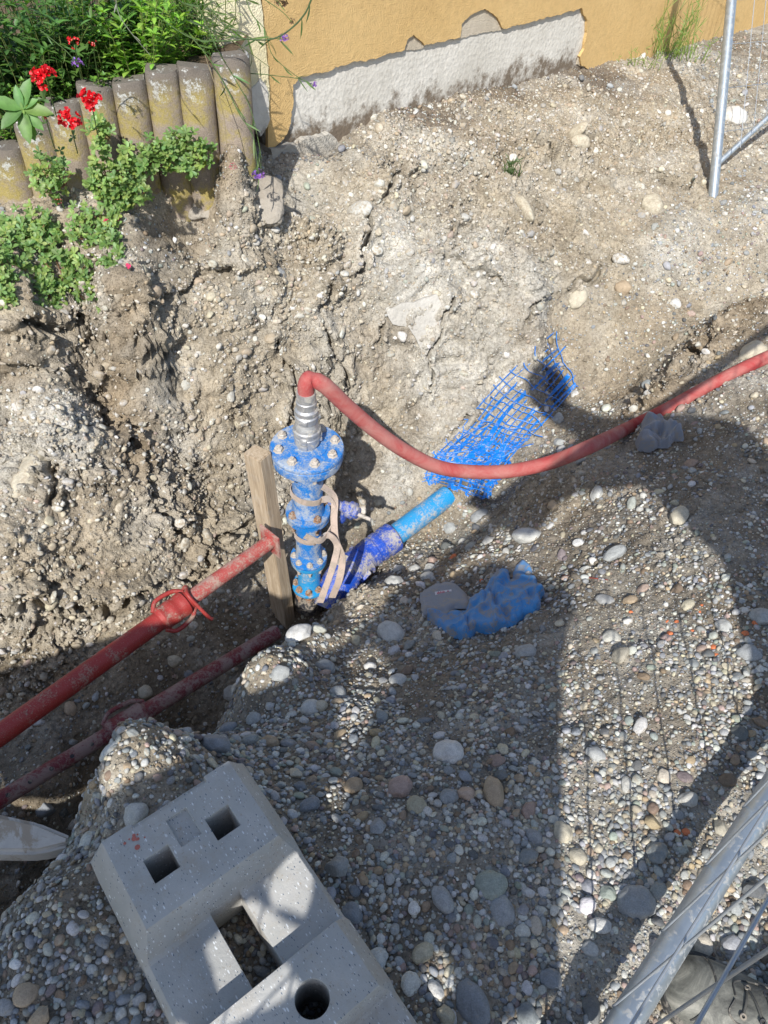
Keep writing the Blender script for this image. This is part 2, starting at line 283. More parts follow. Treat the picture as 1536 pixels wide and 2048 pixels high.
for ci_, (pl, dep, wid) in enumerate(CRK):
    pts = []; 
    for a_, b_ in zip(pl, pl[1:]):
        m_ = max(2, int(math.hypot(b_[0]-a_[0], b_[1]-a_[1])/1.6))
        for k in range(m_): pts.append((a_[0]+(b_[0]-a_[0])*k/m_, a_[1]+(b_[1]-a_[1])*k/m_))
    pp = np.array(pts); w_ = perlin(np.c_[pp*.022, np.full(len(pp), ci_+.5)]); w2 = perlin(np.c_[pp*.07, np.full(len(pp), ci_+9.5)]); w3 = perlin(np.c_[pp*.03, np.full(len(pp), ci_+30.5)])
    for (px, py), a_, b_, c_ in zip(pp, w_, w2, w3):
        q0 = hit0(px+a_*26+b_*9, py+a_*20-b_*9); i0 = np.searchsorted(GX, q0[0]); j0 = np.searchsorted(GY, q0[1]); K = 9
        jj, ii_ = np.meshgrid(np.arange(max(0, j0-K), min(ny_, j0+K)), np.arange(max(0, i0-K), min(nx_, i0+K)), indexing='ij'); id_ = (jj*nx_+ii_).ravel(); dv = P[id_]-q0; r_ = np.linalg.norm(dv, axis=1); wd = wid*(.7+.6*max(-.6, c_))*np.linalg.norm(q0)/2.0; dp = dep*1.0*np.clip(.75+c_*1.5, .12, 1.2)
        wn_ = wd*.45; g_ = dp*2.3*np.exp(-(r_/wn_)**2.2)*np.clip(1-np.abs(dv@np.array([0, 0, 1.]))*0, 0, 1); CD[id_] = np.maximum(CD[id_], g_)
        lip = .024*np.exp(-((r_-wd*1.7)/(wd*1.1))**2)*(dv[:, 2] > wn_*.3)*min(1.2, dp/.035); CL[id_] = np.maximum(CL[id_], lip)
disp = disp*np.clip(1-CD/.03, .2, 1)+CL
P = P + N*disp[:, None] + (-N+np.array([.25, 0, .45]))*CD[:, None]; ZB = P[:, 2].copy()
N = normals(P); N = normals(P)
# colour: interpolated earth colours broken up by patches of grey slurry, brown loam and wetter soil
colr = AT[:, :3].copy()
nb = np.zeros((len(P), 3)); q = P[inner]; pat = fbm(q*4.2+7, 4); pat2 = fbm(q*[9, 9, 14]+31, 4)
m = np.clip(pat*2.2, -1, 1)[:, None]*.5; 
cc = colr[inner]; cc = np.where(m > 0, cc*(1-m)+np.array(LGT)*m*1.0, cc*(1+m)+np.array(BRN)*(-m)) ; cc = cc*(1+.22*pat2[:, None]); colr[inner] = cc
ii = np.arange(nx_*ny_).reshape(ny_, nx_); QF = np.c_[ii[:-1, :-1].ravel(), ii[:-1, 1:].ravel(), ii[1:, 1:].ravel(), ii[1:, :-1].ravel()]
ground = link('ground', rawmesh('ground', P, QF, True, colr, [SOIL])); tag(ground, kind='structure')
GP = P.reshape(ny_, nx_, 3); GN = N.reshape(ny_, nx_, 3)
def surf(x, y):
    """displaced surface point and normal under x,y"""
    i = np.clip(np.searchsorted(GX, x)-1, 0, nx_-2); j = np.clip(np.searchsorted(GY, y)-1, 0, ny_-2)
    return GP[j, i], GN[j, i]
_pr = proj(P[inner]); _pin = np.where(inner)[0]
_wd = (P[inner]@F)
def hit(px, py):
    """surface point seen at a pixel (first hit)"""
    d = ray(px, py); d = d/np.linalg.norm(d); t = np.arange(.9, 7, .004); Q = d[None]*t[:, None]
    i = np.clip(np.searchsorted(GX, Q[:, 0])-1, 0, nx_-1); j = np.clip(np.searchsorted(GY, Q[:, 1])-1, 0, ny_-1)
    b = np.where(Q[:, 2] < GP[j, i, 2])[0]; k = b[0] if len(b) else -1
    return Q[k], GN[j[k], i[k]]
# ------------------------------------------------------------------ stones
def ico(sub):
    bm = bmesh.new(); bmesh.ops.create_icosphere(bm, subdivisions=sub, radius=1); bm.verts.index_update()
    V = np.array([v.co[:] for v in bm.verts]); T = np.array([[v.index for v in f.verts] for f in bm.faces]); bm.free(); return V, T
ICO = {k: ico(k+1) for k in range(4)}
NTPL = 26
TPL = {}
for lod, (V, T) in ICO.items():
    for t in range(NTPL):
        r_ = np.random.default_rng(100+t); e = r_.uniform(.72, 1.05); ax = np.array([1, r_.uniform(.62, .95), r_.uniform(.38, .72)])
        Vn = V/(np.abs(V)**(2/e)).sum(1)[:, None]**(e/2) if t % 3 == 0 else V.copy()
        Vn = np.sign(Vn)*np.abs(Vn)
        k = 1+.20*perlin(V*.85+t*7.7)+.09*perlin(V*1.9+t*3.1)+(.03*perlin(V*4.5+t) if lod > 1 else 0)
        Vn = Vn*k[:, None]*ax
        if t % 5 == 1: Vn[:, 0] += .25*Vn[:, 1]**2
        if t % 7 == 2:                                                # a broken, facetted stone
            for q_ in range(5):
                d_ = r_.normal(size=3); d_ /= np.linalg.norm(d_); h_ = .62*np.sqrt(((d_*ax)**2).sum()); s_ = Vn@d_-h_; Vn = Vn-np.outer(np.clip(s_, 0, 9), d_)*.92
        TPL[lod, t] = Vn
def lod_of(r, D):
    p = r*750/D; return 3 if p > 11 else 2 if p > 3.8 else 1 if p > 1.7 else 0
PAL = np.array([(.46, .46, .43), (.30, .31, .31), (.22, .235, .25), (.44, .40, .31), (.36, .28, .19), (.54, .53, .50), (.13, .135, .14), (.21, .155, .11), (.36, .27, .23), (.27, .30, .26), (.20, .165, .165), (.33, .34, .33)])
PALN = ['pale grey', 'grey', 'blue grey', 'beige', 'tan', 'whitish', 'dark grey', 'brown', 'pinkish', 'greenish grey', 'purplish', 'mid grey']
PW = np.array([.2, .14, .12, .13, .07, .07, .06, .04, .04, .04, .02, .07]); PW /= PW.sum()
PALW = np.array([.26, .1, .04, .22, .08, .2, .01, .02, .03, .02, .0, .02]); PALW /= PALW.sum()
OC = .004; OX0, OY0 = -1.9, -.1; OCC = np.zeros((int(5/OC), int(6.4/OC)), bool)
def occ(x, y, r, test=True):
    i = int((x-OX0)/OC); j = int((y-OY0)/OC); k = int(r/OC+.5)
    if i-k < 0 or j-k < 0 or i+k+1 >= OCC.shape[0] or j+k+1 >= OCC.shape[1]: return False
    if test:
        if k < 2:
            if OCC[i, j]: return False
        elif OCC[i-k:i+k+1:max(1, k//2), j-k:j+k+1:max(1, k//2)].any(): return False
    if k < 1: OCC[i, j] = True
    else:
        g = np.arange(-k, k+1); OCC[i-k:i+k+1, j-k:j+k+1] |= (g[:, None]**2+g[None]**2) <= k*k
    return True
stones = []      # pos, normal, r, colour index, dust, template, spin, squash, colour
def rotm(n, spin, tilt):
    z = np.asarray(n)+tilt; z = z/np.linalg.norm(z); x = np.array([math.cos(spin), math.sin(spin), 0]); x = x-z*(x@z); x /= np.linalg.norm(x); return np.stack([x, np.cross(z, x), z], 1)
# notable stones: px, py, width px, aspect, angle deg (image), colour index, sink, template
NOT = [(897, 1507, 60, .9, 0, 5, .25, 0), (428, 1495, 66, .72, 85, 2, .25, 3), (600, 1276, 56, .85, 5, 5, .1, 9), (783, 1271, 62, .72, 60, 0, .2, 5), (1060, 1076, 70, .68, 0, 0, .25, 6), (788, 1170, 40, .9, 30, 0, .2, 8), (1052, 1308, 44, .8, 0, 11, .25, 12), (1357, 1038, 50, .7, -25, 3, .15, 9), (986, 1586, 62, .55, 80, 4, .2, 10), (800, 1578, 48, .9, 0, 8, .3, 3), (708, 1573, 46, .65, 95, 4, .2, 11), (620, 1418, 38, .9, -40, 0, .2, 15), (677, 1388, 36, .95, 0, 11, .2, 18), (650, 1336, 42, .85, 20, 11, .2, 20), (463, 1386, 36, .9, 0, 0, .2, 21), (795, 1365, 36, .95, 0, 0, .25, 24), (273, 1628, 42, .85, 0, 0, .2, 12), (1274, 1806, 68, .8, 10, 1, .35, 5), (1003, 1826, 58, .66, 80, 1, .2, 8), (884, 1800, 52, .6, 60, 1, .2, 10), (946, 2012, 78, .62, 60, 2, .2, 13), (1198, 1854, 40, .65, -10, 5, .15, 15), (1125, 1666, 40, .8, 70, 3, .2, 17), (1156, 1716, 34, .9, 0, 3, .2, 19), (980, 1775, 56, .85, 20, 9, .25, 22), (1467, 238, 40, .9, 80, 5, .3, 0), (1303, 410, 44, .8, 80, 3, .35, 3), (1052, 416, 62, .5, 15, 3, .45, 6), (1155, 263, 42, .45, 5, 3, .3, 8), (1160, 284, 32, .7, 0, 3, .3, 11), (718, 420, 60, .5, 8, 0, .4, 13), (555, 551, 34, .9, 0, 1, .2, 15), (356, 812, 48, .6, 60, 4, .35, 17), (415, 826, 42, .6, -20, 5, .3, 20), (325, 820, 36, .6, -20, 5, .3, 22), (193, 845, 56, .8, -60, 0, .5, 0), (52, 938, 110, .4, -32, 3, .5, 5), (420, 712, 38, .65, -15, 3, .35, 8), (640, 1415, 30, .8, 0, 3, .2, 3), (1155, 596, 44, .6, -50, 3, .3, 12), (1245, 575, 30, .8, 0, 4, .3, 15), (1350, 608, 24, .9, 0, 5, .2, 18), (1118, 838, 24, .8, 60, 11, .1, 20), (1120, 886, 30, .55, 30, 11, .15, 23), (960, 1036, 40, .7, 0, 1, .2, 24), (901, 1057, 28, .9, 0, 11, .2, 25), (975, 1085, 28, .9, 40, 0, .2, 2), (1150, 790, 18, .9, 0, 5, .2, 3), (1300, 790, 22, .9, 0, 5, .2, 12), (1505, 705, 48, .7, -10, 3, .3, 6), (1195, 990, 36, .7, -10, 0, .2, 8), (1230, 1110, 50, .5, -10, 11, .2, 13), (1262, 1202, 32, .7, 20, 4, .2, 18), (1522, 1237, 44, .8, 30, 11, .2, 21), (830, 1140, 24, .9, 0, 0, .2, 19), (860, 1140, 26, .9, 0, 0, .2, 17), (855, 1155, 28, .8, 0, 0, .2, 15), (740, 1335, 26, .8, 0, 5, .2, 10), (560, 1350, 36, .9, -60, 11, .3, 11), (510, 1440, 34, .8, 20, 11, .3, 7), (457, 1462, 36, .9, 50, 2, .2, 22), (90, 1617, 34, .8, 60, 2, .3, 16), (347, 1322, 34, .8, 20, 3, .3, 14), (290, 1385, 28, .9, 0, 3, .3, 25), (1240, 520, 30, .9, 0, 5, .3, 1), (1500, 1310, 44, .7, 20, 1, .2, 14), (1448, 1255, 38, .6, 60, 0, .2, 7), (1100, 1960, 36, .8, 10, 2, .2, 4), (1180, 1900, 30, .9, 0, 0, .2, 6), (705, 1830, 44, .7, 50, 2, .2, 20), (755, 1655, 34, .8, 70, 1, .2, 2), (740, 1980, 32, .7, 0, 3, .2, 5), (870, 1980, 34, .7, 60, 5, .2, 11), (620, 1612, 40, .6, -20, 2, .2, 12), (1215, 1790, 30, .9, 0, 9, .2, 17)]
PAINT = [(908, 1117, 20), (1262, 1225, 9), (1180, 1252, 8), (1335, 1245, 10), (1490, 1268, 14), (1340, 1268, 13), (1428, 1296, 13), (1432, 1310, 10), (1404, 1212, 8), (1353, 1245, 10), (1400, 1225, 8), (1510, 1248, 12), (1385, 1262, 7), (1372, 1665, 16), (1354, 1667, 14), (963, 1162, 9)]
for px, py, w, asp, ang, ci, sink, tp in NOT:
    p, n = hit(px, py); D = np.linalg.norm(p); r = w/2*D/FPX
    a0 = atz(px, py, p[2]); a1 = atz(px+math.cos(math.radians(ang)), py+math.sin(math.radians(ang)), p[2]); sp = math.atan2(*(a1-a0)[1::-1])
    wall = base_attr(p[None, :2])[0, 3] > .55
    occ(p[0], p[1], r*.8, False); stones.append([p+n*r*(.35-sink), n, r*1.05, ci, .35 if wall else .05, tp, sp, asp, PAL[ci], True, (px, py)])
for px, py, w in PAINT:
    p, n = hit(px, py); r = w/2*np.linalg.norm(p)/FPX; occ(p[0], p[1], r*.8, False)
    stones.append([p+n*r*.2, n, r, 12, 0, int(rng.integers(NTPL)), rng.random()*6, .85, np.array([.62, .19, .08]), True, (px, py)])
def scatter(K, rmin, rmax, expo, zone):
    """dart throwing over the surface, largest first"""
    cand = np.where(inner)[0]; Q = P[cand]; w = Q@F; X, Y = 768+FPX*(Q@R)/w, 1024-FPX*(Q@U)/w
    ok = (w > 0) & (X > -260) & (X < 1800) & (Y > -60) & (Y < 2350) & (Q[:, 1] < 6.1) & (Q[:, 1] > 0.0); cand = cand[ok]
    j, i = np.divmod(cand, nx_); area = (GX[np.minimum(i+1, nx_-1)]-GX[i])*(GY[np.minimum(j+1, ny_-1)]-GY[j])/np.clip(N[cand, 2], .25, 1)
    D = np.linalg.norm(P[cand], axis=1); dn = AT[cand, 4]
    pw = area*dn*np.where(AT[cand, 3] > .55, 1.9 if zone == 1 else 2.6, 1)*(1.6/D)**(.6 if zone == 0 else 1.6); pw /= pw.sum(); pick = rng.choice(cand, K, p=pw)
    rad = np.sort(rmin*(1-rng.random(K)*(1-(rmin/rmax)**expo))**(-1/expo))[::-1]; jit = rng.uniform(-.003, .003, (K, 2)); c = 0
    cl = fbm(P[pick]*[4.3, 4.3, 3.1]+11, 3)
    for k in range(K):
        g = pick[k]; wall = AT[g, 3] > .55; r = rad[k]
        if not wall and .0036 < r < .0125 and ((cl[k] < -.16 and rng.random() < .8) or (cl[k] < .05 and r > .007 and rng.random() < .5)): continue      # sandy bare patches between
        if wall and r > .03: r *= .75
        x, y = P[g, 0]+jit[k, 0], P[g, 1]+jit[k, 1]
        if not occ(x, y, r*(.72 if not wall else .8)*(1 if N[g, 2] > .8 else N[g, 2]+.1)): continue
        ci = int(rng.choice(12, p=PALW if wall else PW)); 
        dust = rng.uniform(.15, .6) if wall else (rng.uniform(0, .25)); col = PAL[ci]*rng.uniform(.78, 1.2)*(1, rng.uniform(.97, 1.03), rng.uniform(.92, 1.06))
        if wall: col = col*.78+colr[g]*.3
        stones.append([P[g]+[*jit[k], 0]+N[g]*r*(rng.uniform(-.25, .12) if wall else rng.uniform(.0, .35)), N[g], r, ci, dust, int(rng.integers(NTPL)), rng.random()*6.28, 0, col, False, None]); c += 1
    return c
scatter(2700, .0115, .024, 3.0, 0); scatter(80000, .0046, .0115, 2.4, 1); scatter(150000, .002, .0047, 1.6, 1)
for s in stones:
    s.append(np.linalg.norm(s[0])); 
def stone_geo(s, lod):
    V = TPL[lod, s[5]].copy()
    if s[7]: V = V/np.abs(V).max(0)*[1, s[7]*1.12, s[7]*.82]
    M = rotm(s[1], s[6], rng.normal(size=3)*(.12 if s[9] else .22)); return V*s[2]@M.T
vis = [(s[2]/s[11] if (lambda q: -20 < q[0] < 1556 and -20 < q[1] < 2068)(proj(s[0])) else 0) for s in stones]
order = np.argsort(-(np.array(vis)+np.array([9. if s[9] else 0 for s in stones]))); big = set(order[:300].tolist())
# the rest of the gravel: one uncountable mass
Vs, Ts, Cs, Ds, off = [], [], [], [], 0
for k, s in enumerate(stones):
    if k in big: continue
    lod = lod_of(s[2], s[11]); G = stone_geo(s, lod)+s[0]; Vs.append(G); Ts.append(ICO[lod][1]+off); Cs.append(np.broadcast_to(s[8], (len(G), 3))); Ds.append(np.full(len(G), s[4])); off += len(G)
gravel = link('gravel', rawmesh('gravel', np.concatenate(Vs), np.concatenate(Ts), True, {'Col': np.concatenate(Cs), 'Dust': np.concatenate(Ds)}, [STONE])); tag(gravel, 'loose grey and beige river gravel and small pebbles covering the banks and stuck in the trench sides', 'gravel', kind='stuff')
Vs, Ts, Cs, off = [], [], [], 0
FT = [t for t in range(NTPL) if t % 7 == 2]
def crumb(V, sd):
    V = V.copy(); r_ = np.random.default_rng(sd); V = V*(1+.25*perlin(V*1.6+sd))[:, None]
    for _ in range(7):
        d_ = r_.normal(size=3); d_ /= np.linalg.norm(d_); h_ = r_.uniform(.5, .75); V = V-np.outer(np.clip(V@d_-h_, 0, 9), d_)*.95
    return V*[1, r_.uniform(.6, 1), r_.uniform(.45, .8)]
CR = {l: [crumb(ICO[l][0], 40+k) for k in range(14)] for l in (1, 2)}
_c = np.where(inner)[0]; _w = P[_c]@F; _X, _Y = 768+FPX*(P[_c]@R)/_w, 1024-FPX*(P[_c]@U)/_w; _ok = (_w > 0) & (_X > -150) & (_X < 1700) & (_Y > -60) & (_Y < 1750) & (AT[_c, 3] > .32) & (P[_c, 1] < 5.5); _c = _c[_ok]
_ok2 = None
_ar = 1/np.clip(N[_c, 2], .25, 1)*np.clip(AT[_c, 3], .3, 1)*np.clip(.7+fbm(P[_c]*4+60, 3)*2.4, .05, 3)/np.linalg.norm(P[_c], axis=1); _pk = rng.choice(_c, 26000, p=_ar/_ar.sum()); _rd = .0028*(1-rng.random(26000)*.985)**(-1/2.1)
for g, r in zip(_pk, np.minimum(_rd, .022)):
    l = 2 if r > .009 else 1; G = CR[l][int(rng.integers(14))]*r@rotm(N[g], rng.random()*6.28, rng.normal(size=3)*.5).T+P[g]+N[g]*r*rng.uniform(-.35, .15); Vs.append(G); Ts.append(ICO[l][1]+off); Cs.append(np.broadcast_to(colr[g]*rng.uniform(.85, 1.15), (len(G), 3))); off += len(G)
clods = link('soil_crumbs', rawmesh('soil_crumbs', np.concatenate(Vs), np.concatenate(Ts), False, np.concatenate(Cs), [SOIL])); tag(clods, 'crumbly clods of grey-brown earth clinging to the trench sides', 'soil', kind='stuff')
print('stones', len(stones), 'gravel verts', off)
LM = [('the timber post', 545, 1060), ('the blue flange', 614, 890), ('the blue shirt', 960, 1205), ('the ballast block', 450, 1780), ('the blue pipe', 810, 1050), ('the blue netting', 1010, 850), ('the grey rag', 1312, 870), ('the near fence rail', 1400, 1820), ('the upper steel prop', 180, 1370), ('the lower steel prop', 300, 1420), ('the concrete palisade', 300, 330), ('the green tuft', 1020, 350), ('the far fence post', 1435, 330), ('the bare wall render', 860, 190), ('the pale slab fragment', 835, 650), ('the red hose', 1100, 925), ('the big round white cobble', 897, 1507), ('the orange speckled gravel', 1330, 1255), ('the tall grass', 1330, 110), ('the trailing purslane', 150, 570), ('the right picture edge', 1520, 1400), ('the left trench face', 60, 1050), ('the wall corner', 560, 290), ('the hollow of the trench', 1200, 700)]
def side(dx, dy):
    a = math.degrees(math.atan2(-dy, dx)) % 360
    return ['right of', 'above and right of', 'above', 'above and left of', 'left of', 'below and left of', 'below', 'below and right of'][int((a+22.5)//45) % 8]
SZ = lambda w: 'big' if w > 46 else 'medium' if w > 26 else 'small'
used = {}
for k in order[:300]:
    s = stones[k]; px, py = proj(s[0]); w = 2*s[2]*FPX/s[11]; nm, lx, ly = min(LM, key=lambda l: (l[1]-px)**2+(l[2]-py)**2 if (l[1]-px)**2+(l[2]-py)**2 > (w*.6)**2 else 1e9)
    cn = 'orange painted' if s[3] == 12 else PALN[s[3]]; dist = math.hypot(lx-px, ly-py)
    used.setdefault((SZ(w), cn, side(px-lx, py-ly), nm), []).append((dist, k))
ORD = ['', 'next nearest', 'third nearest', 'fourth nearest', 'fifth nearest', 'sixth nearest', 'seventh nearest', 'eighth nearest']
for (sz, cn, sd, nm), L_ in used.items():
    L_.sort()
    for r_, (dist, k) in enumerate(L_):
        s = stones[k]; G = stone_geo(s, 3)
        o = link('stone', rawmesh('stone', G, ICO[3][1], True, {'Col': np.broadcast_to(s[8], (len(G), 3)), 'Dust': np.full(len(G), s[4])}, [STONE]), loc=s[0])
        far = ['close', 'near', 'some way', 'well away'][min(3, int(dist/70))]
        rank = '' if len(L_) == 1 else ('closest, ' if r_ == 0 else ORD[min(r_, 7)].replace(' nearest', '-nearest')+', ')
        tag(o, f'{sz} {cn} stone, {rank}{sd} {nm}', 'stone', 'large stones and cobbles lying on the gravel and in the trench sides')
# ------------------------------------------------------------------ more materials
def mat_plaster(name, col, col2, grain=220, bump=.0025, stain=None, splash=None):
    t = NT(name); v = t.coord(); n1 = t.noise(v, 3.5, 6, .6); n2 = t.noise(v, grain, 3, .6); n3 = t.noise(v, 40, 6, .7)
    c = t.ramp(n1, [(.35, col), (.65, col2)]); c = t.mix(1, c, t.ramp(n3, [(.3, (.88, .88, .88)), (.5, (1, 1, 1)), (.7, (1.08, 1.08, 1.08))]), 'MULTIPLY')
    if stain: c = t.mix(t.step(t.noise(v, 6, 10, .75), .6, .68), c, stain)
    if splash:                                                        # earth splashed and caked along the foot of the wall
        z = t.n('SeparateXYZ', {0: v}).outputs[2]; zz = t.math('ADD', t.math('SUBTRACT', z, splash[0]), t.math('MULTIPLY', t.math('SUBTRACT', t.noise(v, 13, 8, .75), .5), -.45)); c = t.mix(t.step(zz, splash[1]*.6, -.02), c, (.17, .135, .10))
    vo = t.n('TexVoronoi', {'Vector': v, 'Scale': grain, 'Randomness': 1.0}).outputs['Distance']
    t.set(Base_Color=c, Roughness=.9, Normal=t.bump(vo, bump, .6, t.bump(n3, .006, .6, t.bump(n2, bump, .5)))); t.b.inputs['Specular IOR Level'].default_value = .2; return t.m
OCHRE = mat_plaster('ochre_plaster', (.56, .375, .16), (.62, .43, .195), 240, .003)
CREAM = mat_plaster('cream_plaster', (.66, .57, .33), (.78, .72, .52), 180, .003, (.62, .6, .52))
BAREW = mat_plaster('bare_render', (.52, .495, .44), (.64, .615, .56), 60, .0025, (.38, .34, .29), splash=(-1.09, .09))
BAREG = mat_plaster('beige_render', (.44, .38, .29), (.50, .44, .35), 160, .002)
CONC = mat_plaster('rough_concrete', (.36, .335, .29), (.48, .455, .40), 120, .004, (.26, .22, .17))
PALEC = mat_plaster('pale_concrete', (.38, .36, .32), (.46, .44, .40), 90, .004, (.33, .29, .23))
LUMP = mat_plaster('lump_concrete', (.25, .22, .18), (.34, .31, .265), 60, .008, (.20, .155, .11))
def mat_palisade():
    t = NT('palisade_concrete'); v = t.coord(); n1 = t.noise(v, 7, 8, .7); n2 = t.noise(v, 26, 8, .75); n3 = t.noise(v, 260, 3, .6); n4 = t.noise(v, 15, 6, .7)
    c = t.ramp(n1, [(.35, (.19, .155, .12)), (.6, (.31, .255, .205))]); c = t.mix(t.math('MULTIPLY', t.step(n4, .46, .60), .9), c, (.31, .25, .075)); z = t.n('SeparateXYZ', {0: t.n('TexCoord').outputs['Object']}).outputs[2]; tp_ = t.step(t.math('ADD', z, t.math('MULTIPLY', n1, .12)), .0, .05); c = t.mix(tp_, c, (.15, .13, .11)); c = t.mix(t.math('MULTIPLY', t.step(n2, .57, .62), t.step(z, -.16, -.02)), c, (.52, .53, .51)); c = t.mix(t.step(t.noise(v, 11, 8, .8), .6, .7), c, (.17, .145, .11))
    c = t.mix(1, c, t.ramp(n3, [(.3, (.8, .8, .8)), (.7, (1.15, 1.15, 1.15))]), 'MULTIPLY')
    t.set(Base_Color=c, Roughness=.95, Normal=t.bump(n3, .003, .8, t.bump(n2, .004, .6))); return t.m
PALM = mat_palisade()
def paint(name, col, dirt, amt, rough=.38, dscale=28):
    t = NT(name); v = t.coord(); big = t.noise(v, dscale*.6, 5, .6, .5); fn = t.noise(v, dscale*5.5, 8, .78, .4); sp = t.noise(v, 700, 2, .5)
    k = t.math('ADD', t.math('MULTIPLY', fn, .6), t.math('MULTIPLY', big, .55)); m = t.step(k, .63-.2*amt, .71-.18*amt); c = t.mix(t.math('MULTIPLY', m, .92), col, dirt)
    film = t.math('MULTIPLY', t.step(big, .35, .7), 0.02+.10*amt); c = t.mix(film, c, dirt); c = t.mix(t.math('MULTIPLY', t.step(sp, .62, .68), .6), c, dirt)
    t.set(Base_Color=c, Roughness=t.math('ADD', t.math('MULTIPLY', m, .5), rough), Normal=t.bump(m, .0008, .6, t.bump(fn, .0012, .4))); return t.m
BLUE = paint('blue_paint', (.004, .165, .52), (.36, .40, .44), .42, .4, 38); DBLUE = paint('dark_blue_paint', (.004, .06, .42), (.40, .37, .32), .36, .4, 24)
LBLUE = paint('light_blue_pipe', (.008, .27, .58), (.42, .42, .40), .32, .4, 22); ALU = simple('cast_aluminium', (.50, .50, .50), .45, .7, 60, .15, .001, (.5, .48, .44), .45, 30)
RED = paint('red_paint', (.30, .026, .022), (.36, .27, .21), .12, .5, 36); DRED = paint('dark_red_paint', (.17, .02, .03), (.29, .22, .20), .5, .55, 22)
REDD = paint('dusty_red_paint', (.36, .055, .048), (.38, .27, .22), .45, .6, 34)
GALV = simple('galvanised_steel', (.40, .45, .49), .42, .75, 18, .12, .0005, (.46, .47, .47), .35, 60); WIRE = simple('fence_wire', (.40, .43, .46), .45, .6, 60, .1, .0003)
BOLT = simple('bolt_steel', (.42, .38, .32), .55, .4, 200, .3, .0006, (.55, .50, .44), .8, 90); RBOLT = simple('rusty_bolt', (.28, .15, .08), .7, .3, 200, .3, .0006, (.4, .34, .28), .6, 90)
BLK = simple('black_iron', (.035, .035, .04), .5, .1, 80, .2, .001, (.25, .22, .18), .5, 40)
def mat_wood():
    t = NT('weathered_wood'); v = t.coord((26, 26, 1.6)); n1 = t.noise(v, 3.2, 8, .7, 1.2); n2 = t.noise(t.coord((90, 90, 4)), 3, 6, .7); n3 = t.noise(t.coord(), 14, 5, .6)
    c = t.ramp(n1, [(.3, (.22, .16, .10)), (.5, (.40, .31, .21)), (.7, (.52, .43, .32))]); c = t.mix(t.math('MULTIPLY', t.step(n3, .55, .7), .5), c, (.40, .36, .31))
    t.set(Base_Color=c, Roughness=.85, Normal=t.bump(n2, .002, .8, t.bump(n1, .002, .6))); return t.m
WOOD = mat_wood()
def mat_hose():
    t = NT('red_hose'); v = t.coord(); n = t.noise(v, 9, 7, .7, 1.0); n2 = t.noise(v, 500, 2, .5); c = t.mix(t.math('MULTIPLY', t.step(n, .36, .68), .8), (.33, .04, .04), (.40, .20, .17))
    t.set(Base_Color=c, Roughness=.85, Normal=t.bump(n2, .0012, .8)); return t.m
HOSE = mat_hose()
def mat_cloth(name, col, dirt, amt, weave=700):
    t = NT(name); v = t.coord(); n = t.noise(v, 24, 8, .75, .6); n2 = t.noise(v, weave, 2, .6); n3 = t.noise(v, 230, 3, .7)
    m = t.step(t.math('ADD', n, t.math('MULTIPLY', n3, .25)), .75-.22*amt, .83-.2*amt); c = t.mix(t.math('MULTIPLY', m, .85), col, dirt)
    t.set(Base_Color=c, Roughness=.95, Normal=t.bump(n2, .0012, .8, t.bump(n3, .002, .6))); t.b.inputs['Sheen Weight'].default_value = .25; return t.m
CBLUE = mat_cloth('blue_fabric', (.045, .22, .50), (.25, .23, .20), .6); CGREY = mat_cloth('grey_fabric', (.22, .24, .27), (.30, .27, .22), .5); RAG = mat_cloth('rag_fabric', (.20, .225, .27), (.26, .24, .21), .4); STRAPM = mat_cloth('webbing', (.42, .33, .27), (.30, .25, .20), .6, 500)
NETM = simple('blue_netting', (.006, .19, .66), .4, 0, 90, .15, .0003, (.35, .38, .42), .3, 50)
def mat_block():
    t = NT('recycled_plastic'); v = t.coord(); n = t.noise(v, 9, 6, .65); c = t.ramp(n, [(.35, (.345, .345, .325)), (.65, (.435, .425, .40))]); nrm = t.bump(t.noise(v, 140, 5, .7), .0012, .7)
    for sc, col, th, rot in ((60, (.66, .68, .68), .22, 0), (95, (.05, .09, .14), .20, 1.1), (45, (.68, .70, .70), .15, 2.0), (130, (.68, .70, .70), .22, .5), (110, (.10, .13, .16), .2, .9)):
        mp = t.n('Mapping', {0: t.coord((1, 2.8, 1.4)), 2: (rot, rot*.7, rot*2)}).outputs[0]; vo = t.n('TexVoronoi', {'Vector': mp, 'Scale': float(sc), 'Randomness': 1.0}); r = t.n('SeparateColor', {0: vo.outputs['Color']}).outputs[0]
        c = t.mix(t.math('MULTIPLY', t.step(vo.outputs['Distance'], th, th*.7), t.step(r, .66, .7)), c, col)
    c = t.mix(t.math('MULTIPLY', t.step(t.noise(v, 14, 9, .78), .50, .66), .6), c, (.36, .315, .25)); c = t.mix(t.math('MULTIPLY', t.step(t.noise(v, 130, 4, .8), .60, .66), .7), c, (.30, .25, .19))
    t.set(Base_Color=c, Roughness=.75, Normal=t.bump(t.noise(v, 22, 6, .7), .004, .5, nrm)); return t.m
BLOCKM = mat_block()
def mat_leaf(name, sat=1.):
    t = NT(name); c = t.attr('Col'); n = t.noise(t.coord(), 60, 3, .6); c = t.mix(1, c, t.ramp(n, [(.3, (.8, .8, .8)), (.7, (1.2, 1.2, 1.2))]), 'MULTIPLY')
    t.set(Base_Color=c, Roughness=.5); tr = t.n('BsdfTranslucent', {0: t.mix(1, c, (1.3, 1.5, .5), 'MULTIPLY')}); mx = t.n('MixShader', {0: .32, 1: t.b.outputs[0], 2: tr.outputs[0]}); t.t.links.new(mx.outputs[0], t.out.inputs[0]); return t.m
LEAF = mat_leaf('leaf'); PETAL = mat_leaf('petal'); STEM = simple('stem', (.14, .20, .06), .6); DSTEM = simple('dry_stem', (.26, .19, .11), .8)
